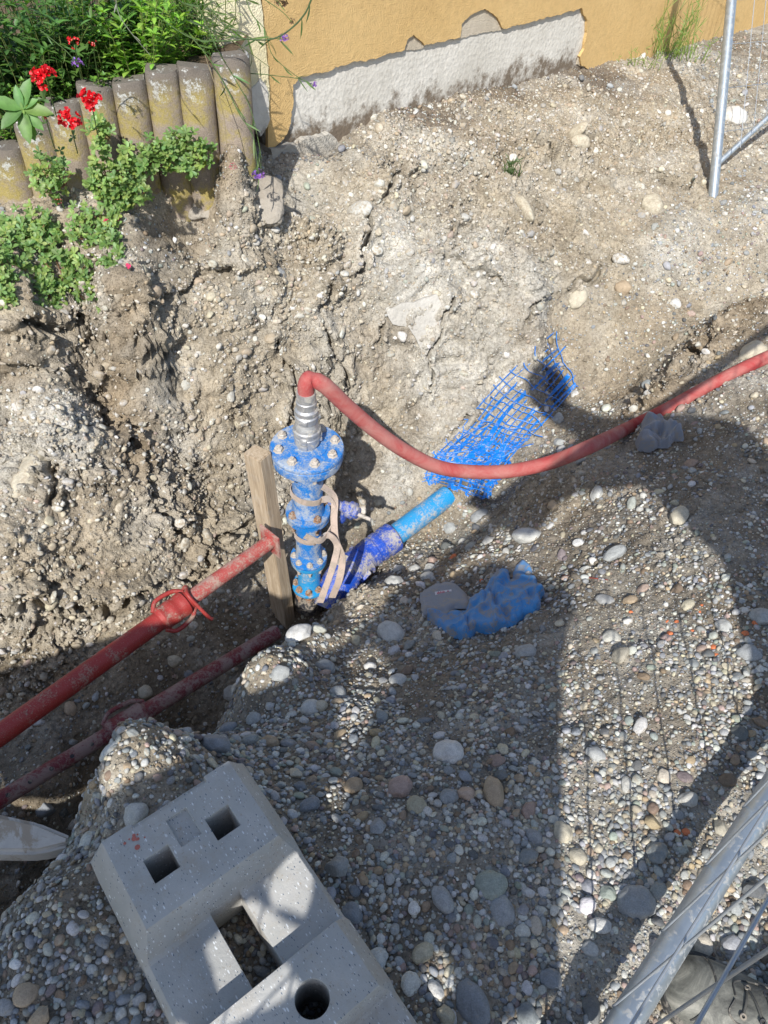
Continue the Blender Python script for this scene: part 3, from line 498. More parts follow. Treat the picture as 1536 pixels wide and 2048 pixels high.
# ------------------------------------------------------------------ house wall
WA = atz(580, 270, -1.08); WB = atz(1165, 140, -1.15); wu = (WB-WA); wu[2] = 0; wu /= np.linalg.norm(wu); wn = np.array([wu[1], -wu[0], 0.])
def wpt(px, py, off=0):
    d = ray(px, py); t = ((WA+wn*off)@wn)/(d@wn); p = d*t; return (p-WA)@wu, p[2]
WM = Matrix(((wu[0], 0, wn[0], WA[0]), (wu[1], 0, wn[1], WA[1]), (0, 1, 0, 0), (0, 0, 0, 1)))     # local x along, y up, z outwards
house = empty('house_wall', WA*[1, 1, 0]); tag(house, 'ochre plastered house wall with a long bare patch of pale render along its foot', 'wall')
def ragged(poly, step=.012, amp=.006, seed=0, closed=True, freq=30):
    out = []; n = len(poly); r_ = np.random.default_rng(seed)
    for i in range(n if closed else n-1):
        a, b = np.array(poly[i]), np.array(poly[(i+1) % n]); L = np.linalg.norm(b-a); m = max(1, int(L/step)) if L < 6 else 1; nn = np.array([b[1]-a[1], a[0]-b[0]])/(L+1e-9)
        for k in range(m):
            p = a+(b-a)*k/m
            if m > 1: w = perlin(np.array([[p[0]*freq, p[1]*freq, seed+.5], [p[0]*freq*3, p[1]*freq*3, seed+3.5]])); p = p+nn*amp*(w[0]*1.6+w[1]*.8)+r_.normal(size=2)*amp*.12
            out.append(p)
    return out
def slab(name, poly, z0, z1, M, mat, parent, bev=.0):
    bm = bmesh.new(); vs = [bm.verts.new((p[0], p[1], z0)) for p in poly]; f = bm.faces.new(vs); ex = bmesh.ops.extrude_face_region(bm, geom=[f])
    bmesh.ops.translate(bm, vec=(0, 0, z1-z0), verts=[v for v in ex['geom'] if isinstance(v, bmesh.types.BMVert)])
    bmesh.ops.triangulate(bm, faces=[f for f in bm.faces if len(f.verts) > 4]); m = MB(); m.bm(bm, M, False); o = m.build(name, mat, None, 30)
    if parent is not None: o.parent = parent; o.matrix_parent_inverse = Matrix.Translation(-Vector(parent.location)) if parent.rotation_euler.to_matrix().is_identity else parent.matrix_world.inverted()
    return o
def adopt(o, p):
    bpy.context.view_layer.update(); o.parent = p; o.matrix_parent_inverse = p.matrix_world.inverted(); return o
slab('foundation', [(-.12, -2.2), (9, -2.2), (9, 1.4), (-.12, 1.4)], -.3, 0, WM, BAREW, house)
edge = [(530, 292), (545, 292), (563, 275), (577, 245), (581, 168), (592, 152), (650, 140), (700, 122), (745, 116), (768, 107), (803, 98), (808, 78), (822, 66), (838, 82), (843, 90), (908, 75), (914, 73), (918, 45), (943, 25), (963, 14), (988, 32), (998, 52), (1008, 55), (1078, 37), (1120, 26), (1158, 15), (1170, 40), (1168, 65), (1163, 95), (1154, 112), (1158, 128), (1180, 139), (1198, 141), (1233, 132), (1273, 120), (1388, 90), (1460, 76)]
E1 = [wpt(x, y) for x, y in edge]; lo = E1[-1]
rag = ragged(E1+[(lo[0]+.6, lo[1]+.01)], .010, .0045, 3, False, 26)+[(9, lo[1]), (9, 1.4), wpt(524, -900), wpt(518, 0), wpt(527, 130), wpt(531, 232)]
slab('ochre_plaster', rag, .0015, .017, WM, OCHRE, house)
for nm, pl in (('undercoat', [(800, 100), (804, 76), (822, 60), (842, 76), (848, 94), (830, 100)]), ('undercoat', [(905, 80), (912, 42), (940, 20), (965, 8), (994, 28), (1004, 58), (960, 66)]), ('undercoat', [(1156, 112), (1152, 128), (1180, 142), (1197, 144), (1185, 128), (1168, 116)])):
    slab(nm, ragged([wpt(x, y) for x, y in pl], .012, .003, 5), -.01, .006, WM, BAREG, house)
PW_ = [(398, -700), (516, -700), (512, 0), (521, 60), (527, 130), (532, 200), (528, 250), (514, 262), (498, 238), (476, 215), (470, 120), (400, 104)]
slab('cream_plaster', ragged([wpt(x, y) for x, y in PW_], .012, .003, 9), -.02, .024, WM, CREAM, house)
slab('bare_corner', ragged([wpt(x, y) for x, y in [(497, 165), (512, 150), (526, 175), (530, 240), (512, 268), (494, 240), (480, 215), (476, 190)]], .012, .006, 12), -.02, .029, WM, BAREW, house)
# rough footing under the corner
def boulder(name, poly, z0, z1, M, mat, parent=None, seed=0, amp=.006):
    bm = bmesh.new(); vs = [bm.verts.new((p[0], p[1], z0)) for p in ragged(poly, .02, .006, seed)]; f = bm.faces.new(vs); ex = bmesh.ops.extrude_face_region(bm, geom=[f])
    top = [v for v in ex['geom'] if isinstance(v, bmesh.types.BMVert)]; bmesh.ops.translate(bm, vec=(0, 0, z1-z0), verts=top); c = sum((v.co for v in top), Vector())/len(top)
    for v in top: v.co += (c-v.co)*.06
    bmesh.ops.triangulate(bm, faces=bm.faces[:])
    for _ in range(3): bmesh.ops.subdivide_edges(bm, edges=[e for e in bm.edges if e.calc_length() > .012], cuts=1); bmesh.ops.triangulate(bm, faces=bm.faces[:])
    V = np.array([v.co[:] for v in bm.verts]); d = fbm(V*22+seed, 3)*amp+fbm(V*70+seed, 3)*amp*.5; bm.normal_update()
    for v, k in zip(bm.verts, d): v.co += v.normal*float(k)
    m = MB(); m.bm(bm, M, True); return m.build(name, mat, parent, 50)
foot = boulder('concrete_footing', [wpt(x, y, .04) for x, y in [(541, 296), (575, 290), (668, 262), (700, 300), (640, 360), (612, 435), (560, 470), (545, 380)]], -.1, .03, WM, CONC, None, 4, .004)
tag(foot, 'smooth grey concrete footing exposed below the house corner', 'footing')
def blob(px, py, w, h, dep, mat, label, cat, name, seed, ang=0):
    p, n = hit(px, py); D = np.linalg.norm(p); V, T = ICO[3]; G = V/(np.abs(V)**5).sum(1)[:, None]**.2*[w/2*D/FPX, h/2*D/FPX, dep]
    G = G+fbm(V*2.2+seed, 3)[:, None]*V*.012+fbm(G*60+seed, 3)[:, None]*V*.008; vx = R*math.cos(ang)-U*math.sin(ang); M = np.stack([vx, np.cross(-F, vx), -F], 1)
    o = link(name, rawmesh(name, G@M.T, T, True, None, [mat]), loc=p); return tag(o, label, cat)
blob(522, 402, 80, 90, .02, LUMP, 'rough pale concrete lump sticking out below the house corner', 'concrete lump', 'concrete_lump', 2)
blob(405, 418, 48, 40, .025, LUMP, 'whitish mortar lump under the end of the concrete palisade', 'mortar lump', 'mortar_lump', 8)
fp, fn = hit(830, 650); hp_ = np.array([hit(x, y)[0] for x, y in [(780, 620), (870, 600), (880, 650), (850, 715), (820, 660), (830, 625)]]); fc_ = hp_.mean(0); fn_ = np.linalg.svd(hp_-fc_)[2][2]; fn_ = fn_*np.sign(-fn_@fc_)
FM = frame(fc_+fn_*.022, fn_*.6+np.array([.05, -.35, .2]), (1, 0, 0))
def onplane(px, py, M):
    Mi = M.inverted(); a = Mi@Vector((0, 0, 0)); b = Mi@Vector(ray(px, py)); d = b-a; t = -a.z/d.z; q = a+d*t; return (q.x, q.y)
frag = boulder('concrete_fragment', [onplane(x, y, FM) for x, y in [(766, 618), (812, 600), (872, 585), (886, 606), (884, 640), (868, 680), (846, 728), (836, 690), (815, 655), (780, 648)]], -.05, .018, FM, PALEC, None, 6, .003)
tag(frag, 'pale broken concrete slab fragment stuck in the middle of the trench face', 'concrete fragment')
# ------------------------------------------------------------------ concrete palisade and garden
TOPS = [(462, 106), (387, 121), (322, 136), (254, 150), (186, 167)]
tp = []
for x, y in TOPS+[(122, 200), (62, 240), (0, 282), (-62, 320), (-128, 360)]:
    d_ = ray(x, y); tp.append(d_*(2.681/(d_[1]-.2873*d_[0])))
def bedz(x): return float(np.interp(x, [p[0] for p in tp[::-1]], [p[2] for p in tp[::-1]]))-.045
PLAB = ['last concrete palisade post on the right, against the cream wall corner', 'concrete palisade post second from the cream wall corner, white lichen on its top', 'concrete palisade post third from the cream wall corner, yellow lichen down its face', 'concrete palisade post with white lichen, behind the purslane crown', 'concrete palisade post just right of the upper red flower head', 'yellowish concrete palisade post behind the red flower heads', 'concrete palisade post left of the red flowers below the big leaves', 'second concrete palisade post from the left picture edge', 'dark concrete palisade post cut by the left picture edge', 'concrete palisade post just outside the left picture edge']
for i, p in enumerate(tp[:-1]):
    q = tp[i+1] if i < len(tp)-1 else p+(p-tp[i-1]); a = tp[i-1] if i else p-(q-p); u = (a-q) if 0 < i else (p-q); u[2] = 0
    w = np.linalg.norm((p-q)) if i == 0 else .5*np.linalg.norm(a-q); u = u/np.linalg.norm(u); n = np.array([u[1], -u[0], 0]); w = w*.5*1.0
    sec = [(math.cos(t)*w*1.0, math.sin(t)*w*.75) for t in np.linspace(math.pi, 0, 15)]+[(w*1.0, -.05), (-w*1.0, -.05)]
    m = MB(); zs = [-.62, -.5, -.4, -.3, -.2, -.1, -.03, -.008, 0]; V = []; ns = len(sec)
    for k, z in enumerate(zs):
        f = .9 if k == len(zs)-1 else (.97 if k == len(zs)-2 else 1)
        for x, y in sec: V.append((x*f, -.02+(y+.0)*f, z+(.006*math.sin(i*2.3+x*30) if k > 6 else 0)))
    V = np.array(V); V = V+(fbm(V*14+i*9, 3)*.008+fbm(V*50+i*9, 2)*.003)[:, None]*np.array([.6, 1, 1.0]); Fs = [(k*ns+j, k*ns+(j+1) % ns, (k+1)*ns+(j+1) % ns, (k+1)*ns+j) for k in range(len(zs)-1) for j in range(ns)]+[tuple((len(zs)-1)*ns+j for j in range(ns))]
    m.add(V, Fs); o = m.build('palisade_post', PALM, None, 40); z0 = p[2]+[0, -.012, .004, -.010, .006, 0, .008, -.006, 0, 0][i]-.01
    o.matrix_world = Matrix(((u[0], n[0], 0, p[0]), (u[1], n[1], 0, p[1]), (0, 0, 1, z0), (0, 0, 0, 1)))@Matrix.Rotation(rng.uniform(-.02, .02), 4, 'X')
    tag(o, PLAB[i], 'palisade', 'concrete palisade edging the garden bed')
gp = [p[:2]+np.array([-.02, .035]) for p in tp]; far_ = [(-2.6, 2.2), (-3.2, 4.5), (-.5, 4.0), (WA[0]-wu[0]*.1-.05, WA[1]-wu[1]*.1+.1)]
bm = bmesh.new(); f = bm.faces.new([bm.verts.new((x, y, bedz(x))) for x, y in [tuple(g) for g in gp]+far_]); bmesh.ops.triangulate(bm, faces=[f])
for _ in range(6): bmesh.ops.subdivide_edges(bm, edges=[e for e in bm.edges if e.calc_length() > .04], cuts=1); bmesh.ops.triangulate(bm, faces=[f for f in bm.faces if len(f.verts) > 3])
V = np.array([v.co[:] for v in bm.verts]); V[:, 2] += fbm(V*9, 4)*.03; T = np.array([[v.index for v in f.verts] for f in bm.faces]); bm.free()
bed = link('garden_bed', rawmesh('garden_bed', V, T, True, np.broadcast_to((.12, .085, .055), (len(V), 3)), [SOIL])); tag(bed, kind='structure')
# ------------------------------------------------------------------ standpipe (valve and flanges)
AX = atd(614, 892, 2.2)
def zax(py):
    lo, hi = -3., 0.
    for _ in range(40):
        m = (lo+hi)/2
        if proj([AX[0], AX[1], m])[1] > py: lo = m
        else: hi = m
    return m
hyd = empty('flanged_valve', (AX[0], AX[1], zax(1195))); tag(hyd, 'blue flanged valve standing upright in the trench, smeared with mud', 'valve')
AM = Matrix.Translation((AX[0], AX[1], 0))@Matrix.Rotation(.0, 4, 'Y')
def lathe(name, prof, mat, parent, n=48, M=AM): 
    m = MB(); m.lathe(prof, n, M); return adopt(m.build(name, mat, None, 32), parent)
def hexb(m, c, r, h, ax=(0, 0, 1), n=6, ph=0):
    M = frame(c, ax)@Matrix.Rotation(ph, 4, 'Z'); m.lathe([(0, 0), (r*1.25, 0), (r*1.25, h*.18), (r, h*.18), (r, h*.85), (r*.86, h), (0, h)], n, M, True); return m
zt = zax(892); z2 = zax(1020); z3 = zax(1110); z4 = zax(1166)
def flange(zc, R_, th, nb, mat, bmat, name='flange', rb=.78, hs=.011, ph=.39, two=True):
    fl = lathe(name, [(0, zc-th), (R_*.985, zc-th), (R_, zc-th+.003), (R_, zc-.004), (R_*.98, zc), (R_*.55, zc), (R_*.55, zc+.003), (0, zc+.003)], mat, hyd)
    for k in range(nb):
        a = 2*math.pi*k/nb+ph; x, y = AX[0]+R_*rb*math.cos(a), AX[1]+R_*rb*math.sin(a); m = MB(); hexb(m, (x, y, zc), hs, hs*1.1, (rng.normal()*.05, rng.normal()*.05, 1), 6, rng.random())
        m.lathe([(0, 0), (hs*.5, 0), (hs*.5, hs*.5), (0, hs*.55)], 10, Matrix.Translation((x, y, zc+hs*1.05)))
        adopt(m.build('bolt', bmat, None, 30), fl)
        if two: m = MB(); hexb(m, (x, y, zc-2*th-.004), hs*.95, hs*1.1, (0, 0, -1)); m.lathe([(0, 0), (hs*.5, 0), (hs*.5, hs*2.6), (hs*.3, hs*2.8), (0, hs*2.8)], 10, Matrix.Translation((x, y, zc-2*th-hs*3))); adopt(m.build('nut', bmat, None, 30), fl)
    return fl
flange(zt, .108, .018, 8, BLUE, BOLT, hs=.0125); 
lathe('flange', [(0, zt-.050), (.103, zt-.050), (.106, zt-.037), (.106, zt-.022), (.104, zt-.0195), (0, zt-.0195)], BLUE, hyd)
lathe('tapered_pipe', [(0, zt-.0405), (.056, zt-.0405), (.052, zt-.06), (.049, zt-.09), (.047, z2+.06), (.048, z2+.03), (.050, z2+.012), (.052, z2+.0035), (0, z2+.0035)], BLUE, hyd)
flange(z2, .071, .014, 4, BLUE, RBOLT, hs=.012, ph=-.9); lathe('flange', [(0, z2-.032), (.067, z2-.032), (.069, z2-.03), (.069, z2-.017), (0, z2-.0155)], BLUE, hyd)
lathe('valve_body', [(0, z2-.0325), (.042, z2-.0325), (.042, z2-.06), (.042, z3+.04), (.043, z3+.022), (.045, z3+.010), (.046, z3+.0035), (0, z3+.0035)], BLUE, hyd)
flange(z3, .062, .013, 8, BLUE, BOLT, hs=.0095, rb=.8, ph=.2); lathe('flange', [(0, z3-.029), (.060, z3-.029), (.061, z3-.027), (.061, z3-.0155), (0, z3-.0145)], LBLUE, hyd)
lathe('light_blue_pipe', [(0, z3-.0295), (.039, z3-.0295), (.039, z4+.03), (.040, z4+.0035), (0, z4+.0035)], LBLUE, hyd)
TL = Matrix.Translation((AX[0], AX[1], 0))
flange(z4, .060, .014, 8, LBLUE, RBOLT, hs=.011, rb=.78, ph=.1)
lathe('foot_bend', [(0, z4-.12), (.055, z4-.12), (.052, z4-.07), (.046, z4-.05), (.05, z4-.0145), (0, z4-.0142)], BLK, hyd)
# side gearbox with lever and spindle
g0 = atd(694, 1018, 2.26); gx = (g0-np.array([AX[0], AX[1], g0[2]])); gx[2] = 0; gx /= np.linalg.norm(gx)
m = MB(); m.lathe([(0, -.02), (.018, -.02), (.02, .0), (.027, .004), (.027, .022), (.02, .026), (.018, .036), (0, .038)], 24, frame(g0+gx*.004+np.array([0, 0, .004]), gx)); m.tube([g0-gx*.06, g0-gx*.015], .014, 14)
gb = adopt(m.build('gearbox', DBLUE, None, 35), hyd)
m = MB(); m.tube(spline([g0-gx*.008+[0, 0, .006], g0-gx*.010+[0, 0, -.03], g0-gx*.014+[0, 0, -.068]], 8), [.012, .013, .014, .0145, .015, .0155, .016, .016, .016, .0165, .0165, .016, .0155, .015, .013, .010, .005], 14, flat=.55, up=gx)
adopt(m.build('lever', DBLUE, None, 40), gb)
m = MB(); m.tube([g0+gx*.04, g0+gx*.085+[0, 0, .004]], .006, 10); adopt(m.build('spindle', BOLT, None, 40), gb)
# webbing strap
def ribbon(m, pts, w, th, wd, n=10):
    P_ = spline(pts, n); wd = np.asarray(wd, float); wd = np.broadcast_to(wd, (len(pts), 3)) if wd.ndim == 1 else wd; Wd = spline(wd, n); T = np.gradient(P_, axis=0); T /= np.linalg.norm(T, axis=1)[:, None]+1e-9
    V = []
    for p, t_, u_ in zip(P_, T, Wd):
        u_ = u_-t_*(u_@t_); u_ /= np.linalg.norm(u_)+1e-9; k = np.cross(t_, u_); V += [p+u_*w/2+k*th/2, p-u_*w/2+k*th/2, p-u_*w/2-k*th/2, p+u_*w/2-k*th/2]
    N_ = len(P_); m.add(V, [(4*i+j, 4*i+(j+1) % 4, 4*i+4+(j+1) % 4, 4*i+4+j) for i in range(N_-1) for j in range(4)]+[(3, 2, 1, 0), (4*N_-4, 4*N_-3, 4*N_-2, 4*N_-1)]); return m
m = MB()
def ring(zc, r, a0, a1, dz=0, k=9): return [np.array([AX[0]+r*math.cos(a), AX[1]+r*math.sin(a), zc+dz*math.sin(a+1)]) for a in np.linspace(a0, a1, k)]
def ap(px, py, D): return atd(px, py, D)
D0 = 2.24
ribbon(m, ring(zax(985), .0525, 2.9, 5.9, -.012)+[ap(662, 1000, D0), ap(672, 1030, D0), ap(660, 1060, D0), ap(640, 1082, D0-.03), ap(610, 1072, D0-.05)], .021, .003, [0, 0, 1])
ribbon(m, [ap(644, 972, D0+.05), ap(668, 995, D0), ap(668, 1040, D0-.01), ap(672, 1080, D0), ap(685, 1115, D0+.01), ap(678, 1160, D0+.03), ap(664, 1195, D0+.08)], .021, .003, [(1, 0, .3), (1, -.2, 0), (1, -.3, 0), (1, -.4, 0), (.9, -.5, .2), (1, .2, 0), (1, .3, 0)])
ribbon(m, ring(zax(1066), .047, 2.8, 5.6, -.008)+[ap(656, 1070, D0-.02), ap(674, 1090, D0), ap(668, 1125, D0), ap(655, 1165, D0+.02), ap(640, 1205, D0+.07)], .020, .003, [(0, 0, 1)]*9+[(.3, 0, 1), (1, 0, .4), (1, -.3, 0), (.9, -.6, 0), (1, .3, 0)])
tag(m.build('webbing_strap', STRAPM, None, 60), 'dusty pale webbing strap looped twice round the blue valve and trailing down', 'strap')
# hose with couplings
zc0 = zt+.003; hp = [(AX[0], AX[1], zax(790)), (AX[0], AX[1]-.0, zax(770)), atd(621, 757, 2.06), atd(645, 768, 2.07), atd(662, 782, 2.09), atd(700, 818, 2.15), atd(760, 868, 2.24), atd(820, 908, 2.32), atd(880, 935, 2.38), atd(950, 944, 2.42), atd(1020, 942, 2.44), atd(1100, 925, 2.43), atd(1180, 893, 2.41)]
for px, py in [(1260, 854), (1330, 820), (1430, 765), (1536, 714), (1640, 672), (1780, 620)]:
    p_, n_ = hit(px, py); hp.append(p_*(1-.03/np.linalg.norm(p_)))
hpts = spline(hp, 10); hose = empty('fire_hose', (AX[0], AX[1], zc0)); tag(hose, 'dusty red hose coupled to the valve top and running off right', 'hose')
rr_ = np.full(len(hpts), .0226); rr_[20:26] *= [.93, .84, .80, .84, .92, .97]; m = MB(); m.tube(hpts, rr_, 24, up=(1, .4, 0)); m.add(*[[], []]) if False else None; adopt(m.build('hose_line', HOSE, None, 50), hose)
b_ = zax(790)-zc0
lathe('coupling', [(0, 0), (.030, 0), (.031, .012), (.036, .014), (.036, .03), (.0375, .032), (.0375, .040), (.036, .042), (.036, .052), (.040, .055), (.040, .063), (.036, .066), (.034, .078), (.030, .086), (.029, .092), (0, .092)], ALU, hose, 40, Matrix.Translation((AX[0], AX[1], zc0)))
lathe('coupling', [(0, .0925), (.031, .0925), (.033, .098), (.0335, .112), (.030, .116), (.030, .120), (.033, .123), (.033, .132), (.027, .137), (.0265, b_-.03), (.029, b_-.028), (.029, b_-.02), (.0268, b_-.018), (.0268, b_+.01), (0, b_+.01)], ALU, hose, 40, Matrix.Translation((AX[0], AX[1], zc0)))
m = MB()
for z in (.022, .040, .105):
    for a in (-1.7, .4, 2.5): c = np.array([AX[0]+.037*math.cos(a)*(.9 if z > .1 else 1), AX[1]+.037*math.sin(a)*(.9 if z > .1 else 1), zc0+z]); m.box((.012, .022, .012), frame(c, (0, 0, 1), (math.cos(a), math.sin(a), 0)), .002)
adopt(m.build('coupling_lug', ALU, None, 30), hose)
# ------------------------------------------------------------------ blue pipe run
pipe = empty('water_pipe', atz(740, 1110, -2.1)); tag(pipe, 'blue water pipe lying in the trench from the valve towards the blue netting', 'pipe')
pa, pb, pc, pd, pe = atz(672, 1172, -2.07), atz(732, 1112, -2.035), atz(738, 1107, -2.033), atz(789, 1072, -2.01), atz(884, 1000, -1.985)
m = MB(); m.tube([pd-(pe-pd)*.1, pd+(pe-pd)*.5, pe, pe+(pe-pd)*.12], .041, 28); adopt(m.build('pipe', LBLUE, None, 40), pipe)
def rings(m, a, b, rs, n=36):
    a, b = np.array(a), np.array(b); M = frame(a, b-a); L = np.linalg.norm(b-a); m.lathe([(0, 0)]+[(r, t*L) for t, r in rs]+[(0, L)], n, M); return m
m = MB(); rings(m, pc-(pd-pc)*.25, pd, [(0, .050), (.08, .053), (.2, .053), (.22, .056), (.34, .056), (.36, .053), (.42, .053), (.44, .056), (.56, .056), (.58, .053), (.66, .053), (.68, .057), (.96, .057), (1, .052)])
adopt(m.build('collar', DBLUE, None, 35), pipe)
m = MB(); m.tube(spline([atz(655, 1215, -2.12), pa, (pa+pb)/2+[0, 0, .01], pb+(pd-pb)*.1], 8), [.05]*6+list(np.linspace(.056, .062, 6))+list(np.linspace(.062, .052, 13)), 30); 
for k in range(5): a_ = pa+(pb-pa)*(.05+.2*k); rings(m, a_, a_+(pb-pa)*.05, [(0, .055), (.3, .0635), (.7, .0635), (1, .055)], 30)
m.box((.05, .03, .07), frame(pa+(pb-pa)*.8+[.02, -.045, -.02], (0, -.6, .8), (pb-pa)), .008)
adopt(m.build('pipe_bend', DBLUE, None, 40), pipe)
m = MB(); rings(m, pa+[-.004, .06, .035], pa+[.03, .045, .08], [(0, .02), (.2, .026), (1, .026)], 18); adopt(m.build('pipe_bolt', BOLT, None, 30), pipe)
# ------------------------------------------------------------------ timber post
tb = atz(568, 1226, -2.19); tz = 0
for z in np.arange(-2.1, -1, .001):
    if proj([tb[0]-.045*(z+2.19)/.75, tb[1]-.02, z])[1] < 905: tz = z; break
tt = np.array([tb[0]-.045, tb[1]-.02, tz]); TM = frame((tb+tt)/2-np.array([0, 0, .03]), tt-tb, (math.cos(-.55), math.sin(-.55), 0)); L_ = np.linalg.norm(tt-tb)+.06
bm = bmesh.new(); bmesh.ops.create_cube(bm, size=1); bmesh.ops.scale(bm, vec=(.062, .05, L_), verts=bm.verts); bmesh.ops.subdivide_edges(bm, edges=[e for e in bm.edges if e.calc_length() > .3], cuts=24); bmesh.ops.bevel(bm, geom=[e for e in bm.edges if len(e.link_faces) == 2 and e.calc_face_angle() > 1], offset=.0025, segments=2, affect='EDGES')
for v in bm.verts:
    w = perlin(np.array([[v.co.x*20, v.co.y*20, v.co.z*6]]))[0]; v.co.x += w*.0015; v.co.y += w*.0012
post = MB().bm(bm, None, True).build('timber_post', WOOD, None, 30); post.matrix_world = TM; tag(post, 'weathered squared timber standing upright beside the blue valve', 'timber')
YEL = simple('yellow_crayon', (.62, .50, .08), .8, 0, 300, .4); m = MB(); m.box((.0009, .006, .12), Matrix.Translation((-.0313, -.018, L_/2-.08))); yl = m.build('yellow_mark', YEL, post)
# ------------------------------------------------------------------ steel props
def prop(name, A, B, segs, mat, label, ring_at, rmax, plate=None, holes=0):
    A, B = np.array(A), np.array(B); d = (B-A)/np.linalg.norm(B-A); L = np.linalg.norm(B-A); r_ = empty(name, (A+B)/2); tag(r_, label, 'steel prop', 'adjustable steel props bracing the trench')
    for nm, t0, t1, rad, mt in segs: m = MB(); rings(m, A+d*L*t0, A+d*L*t1, [(0, rad), (1, rad)], 28); adopt(m.build(nm, mt, None, 40), r_)
    t0, t1 = ring_at; c0, c1 = A+d*L*t0, A+d*L*t1; m = MB(); rings(m, c0, c1, [(0, rmax*.78), (.1, rmax), (.16, rmax), (.19, rmax*.965), (.32, rmax*.965), (.35, rmax), (.5, rmax), (.53, rmax*.965), (.66, rmax*.965), (.69, rmax), (.85, rmax), (.9, rmax*.8), (1, rmax*.8)], 30); cl = adopt(m.build('threaded_collar', mat, None, 35), r_)
    sd = np.cross(d, -F); sd /= np.linalg.norm(sd); m = MB()
    for sg in (1, -1): m.tube(spline([c0+sd*sg*rmax*.8, c0+(c1-c0)*.25+sd*sg*rmax*1.4, c0+(c1-c0)*.75+sd*sg*rmax*1.3, c1+sd*sg*rmax*.8], 8), .0065, 10)
    adopt(m.build('collar_handle', mat, None, 50), cl)
    if plate:
        pl = MB(); pl.box((plate, plate*.9, .008), frame(B, d, (0, 0, 1)), .001); adopt(pl.build('end_plate', REDD, None, 30), r_)
    if holes:
        vw = -(A+B)/2; vw = vw-d*(vw@d); vw /= np.linalg.norm(vw)
        for k in range(holes): m = MB(); c = A+d*L*(.04+.055*k); m.lathe([(0, 0), (.0055, 0), (.0055, .0012), (0, .0012)], 14, frame(c+vw*(segs[0][3]-.0002), vw)); adopt(m.build('pin_hole', BLK, None, 30), r_)
    return r_, A, d, L, sd
A1, B1 = atd(-330, 1705, 2.16), atd(541, 1083, 2.30); L1 = np.linalg.norm(B1-A1)
def tparam(A, B, px):
    lo, hi = 0., 1.
    for _ in range(30):
        m_ = (lo+hi)/2
        if proj(A+(B-A)*m_)[0] < px: lo = m_
        else: hi = m_
    return lo
ta, tb_, = tparam(A1, B1, 318), tparam(A1, B1, 378)
r1_, A_, d1, L1, sd1 = prop('steel_prop', A1, B1, [('outer_tube', 0, ta+.01, .0275, RED), ('inner_tube', tb_-.01, 1, .0225, REDD)], RED, 'upper red steel prop pressed with its end plate against the timber post', (ta, tb_), .036, .09)
c = A1+(B1-A1)*(tb_+.012); m = MB(); m.tube(spline([c-sd1*.03+d1*-.02, c-sd1*.035+d1*.0, c-sd1*.01-F*.035, c+sd1*.035-F*.02, c+sd1*.075, c+sd1*.085+d1*.005], 8), .0055, 10); adopt(m.build('locking_pin', RED, None, 50), r1_)
A2, B2 = atz(-20, 1612, -1.90), atz(600, 1236, -2.07)
ta, tb_ = tparam(A2, B2, 215), tparam(A2, B2, 296)
prop('steel_prop', A2, B2, [('inner_tube', 0, ta+.01, .0215, DRED), ('outer_tube', tb_-.01, .90, .0245, DRED)], DRED, 'lower muddy dark red steel prop half buried along the trench floor', (ta, tb_), .036, None, 6)
# ------------------------------------------------------------------ blue netting
def lerp(a, b, t): return np.asarray(a, float)*(1-t)+np.asarray(b, float)*t
def nettop(u): return lerp((1108, 655), (1165, 772), u)+[0, 0]
def netmid(u): return lerp((905, 862), (1045, 902), u)
def netbot(u): return lerp((868, 968), (966, 1012), u)
_hc = {}
def hitc(px, py):
    k = (round(px/3), round(py/3))
    if k not in _hc: _hc[k] = hit(px, py)
    return _hc[k]
def smooth_(pts, it=3):
    A = np.array(pts)
    for _ in range(it): B = A.copy(); B[1:-1] = (A[:-2]+A[2:]+2*A[1:-1])/4; A = B
    return A
def netpt(u, v, h=.012, sd=0, warp=1.):
    p = nettop(u)*(1-v)**2+2*v*(1-v)*(netmid(u)*2-(nettop(u)+netbot(u))/2)+netbot(u)*v*v
    w = perlin(np.array([[u*2+sd, v*7, sd], [u*2+5+sd, v*7, sd+3]])); cr_ = math.exp(-((v-.58)/.16)**2)*11+1.2
    p = p+w*cr_*warp; q, n = hitc(*p); hh = h+.01*max(0, perlin(np.array([[u*3, v*9, sd+9]]))[0])+.035*math.exp(-((v-.6)/.12)**2)*abs(perlin(np.array([[u*6, v*14, sd+2]]))[0])
    return q+n*hh
net = empty('plastic_netting', atz(1000, 880, -1.95)); tag(net, 'blue plastic warning netting lying crumpled along the trench floor under the hose', 'netting')
WID = [.006, .005, .014, .006, .024, .008, .006, .019, .007, .011, .006]
for lay, (sd, v0, v1) in enumerate([(1, 0, 1), (14, .38, 1.0)]):
    m = MB(); nu = 11
    for i in range(nu):
        u = i/(nu-1); vv_ = np.linspace(v0+rng.uniform(0, .06), v1-rng.uniform(0, .05), 20 if lay == 0 else 14); ribbon(m, smooth_([netpt(u+(.10*math.sin(v*5) if lay else 0), v, .028+lay*.014, sd) for v in vv_], 5), WID[(i+lay*3) % 11]*(.55 if lay else 1), .0012, [(.75, .65, .1), ]*len(vv_), 3)
    for j in range(26 if lay == 0 else 18):
        v = v0+(v1-v0)*(j+.5)/(26 if lay == 0 else 18); pts = smooth_([netpt(k/16+(.10*math.sin(v*5) if lay else 0), v+.004*(1 if k % 2 else -1)+.003*rng.normal(), .029+lay*.014, sd) for k in range(17)], 2); m.tube(pts, .0018, 5)
    adopt(m.build('net_strands', NETM, None, 60), net)
m = MB()
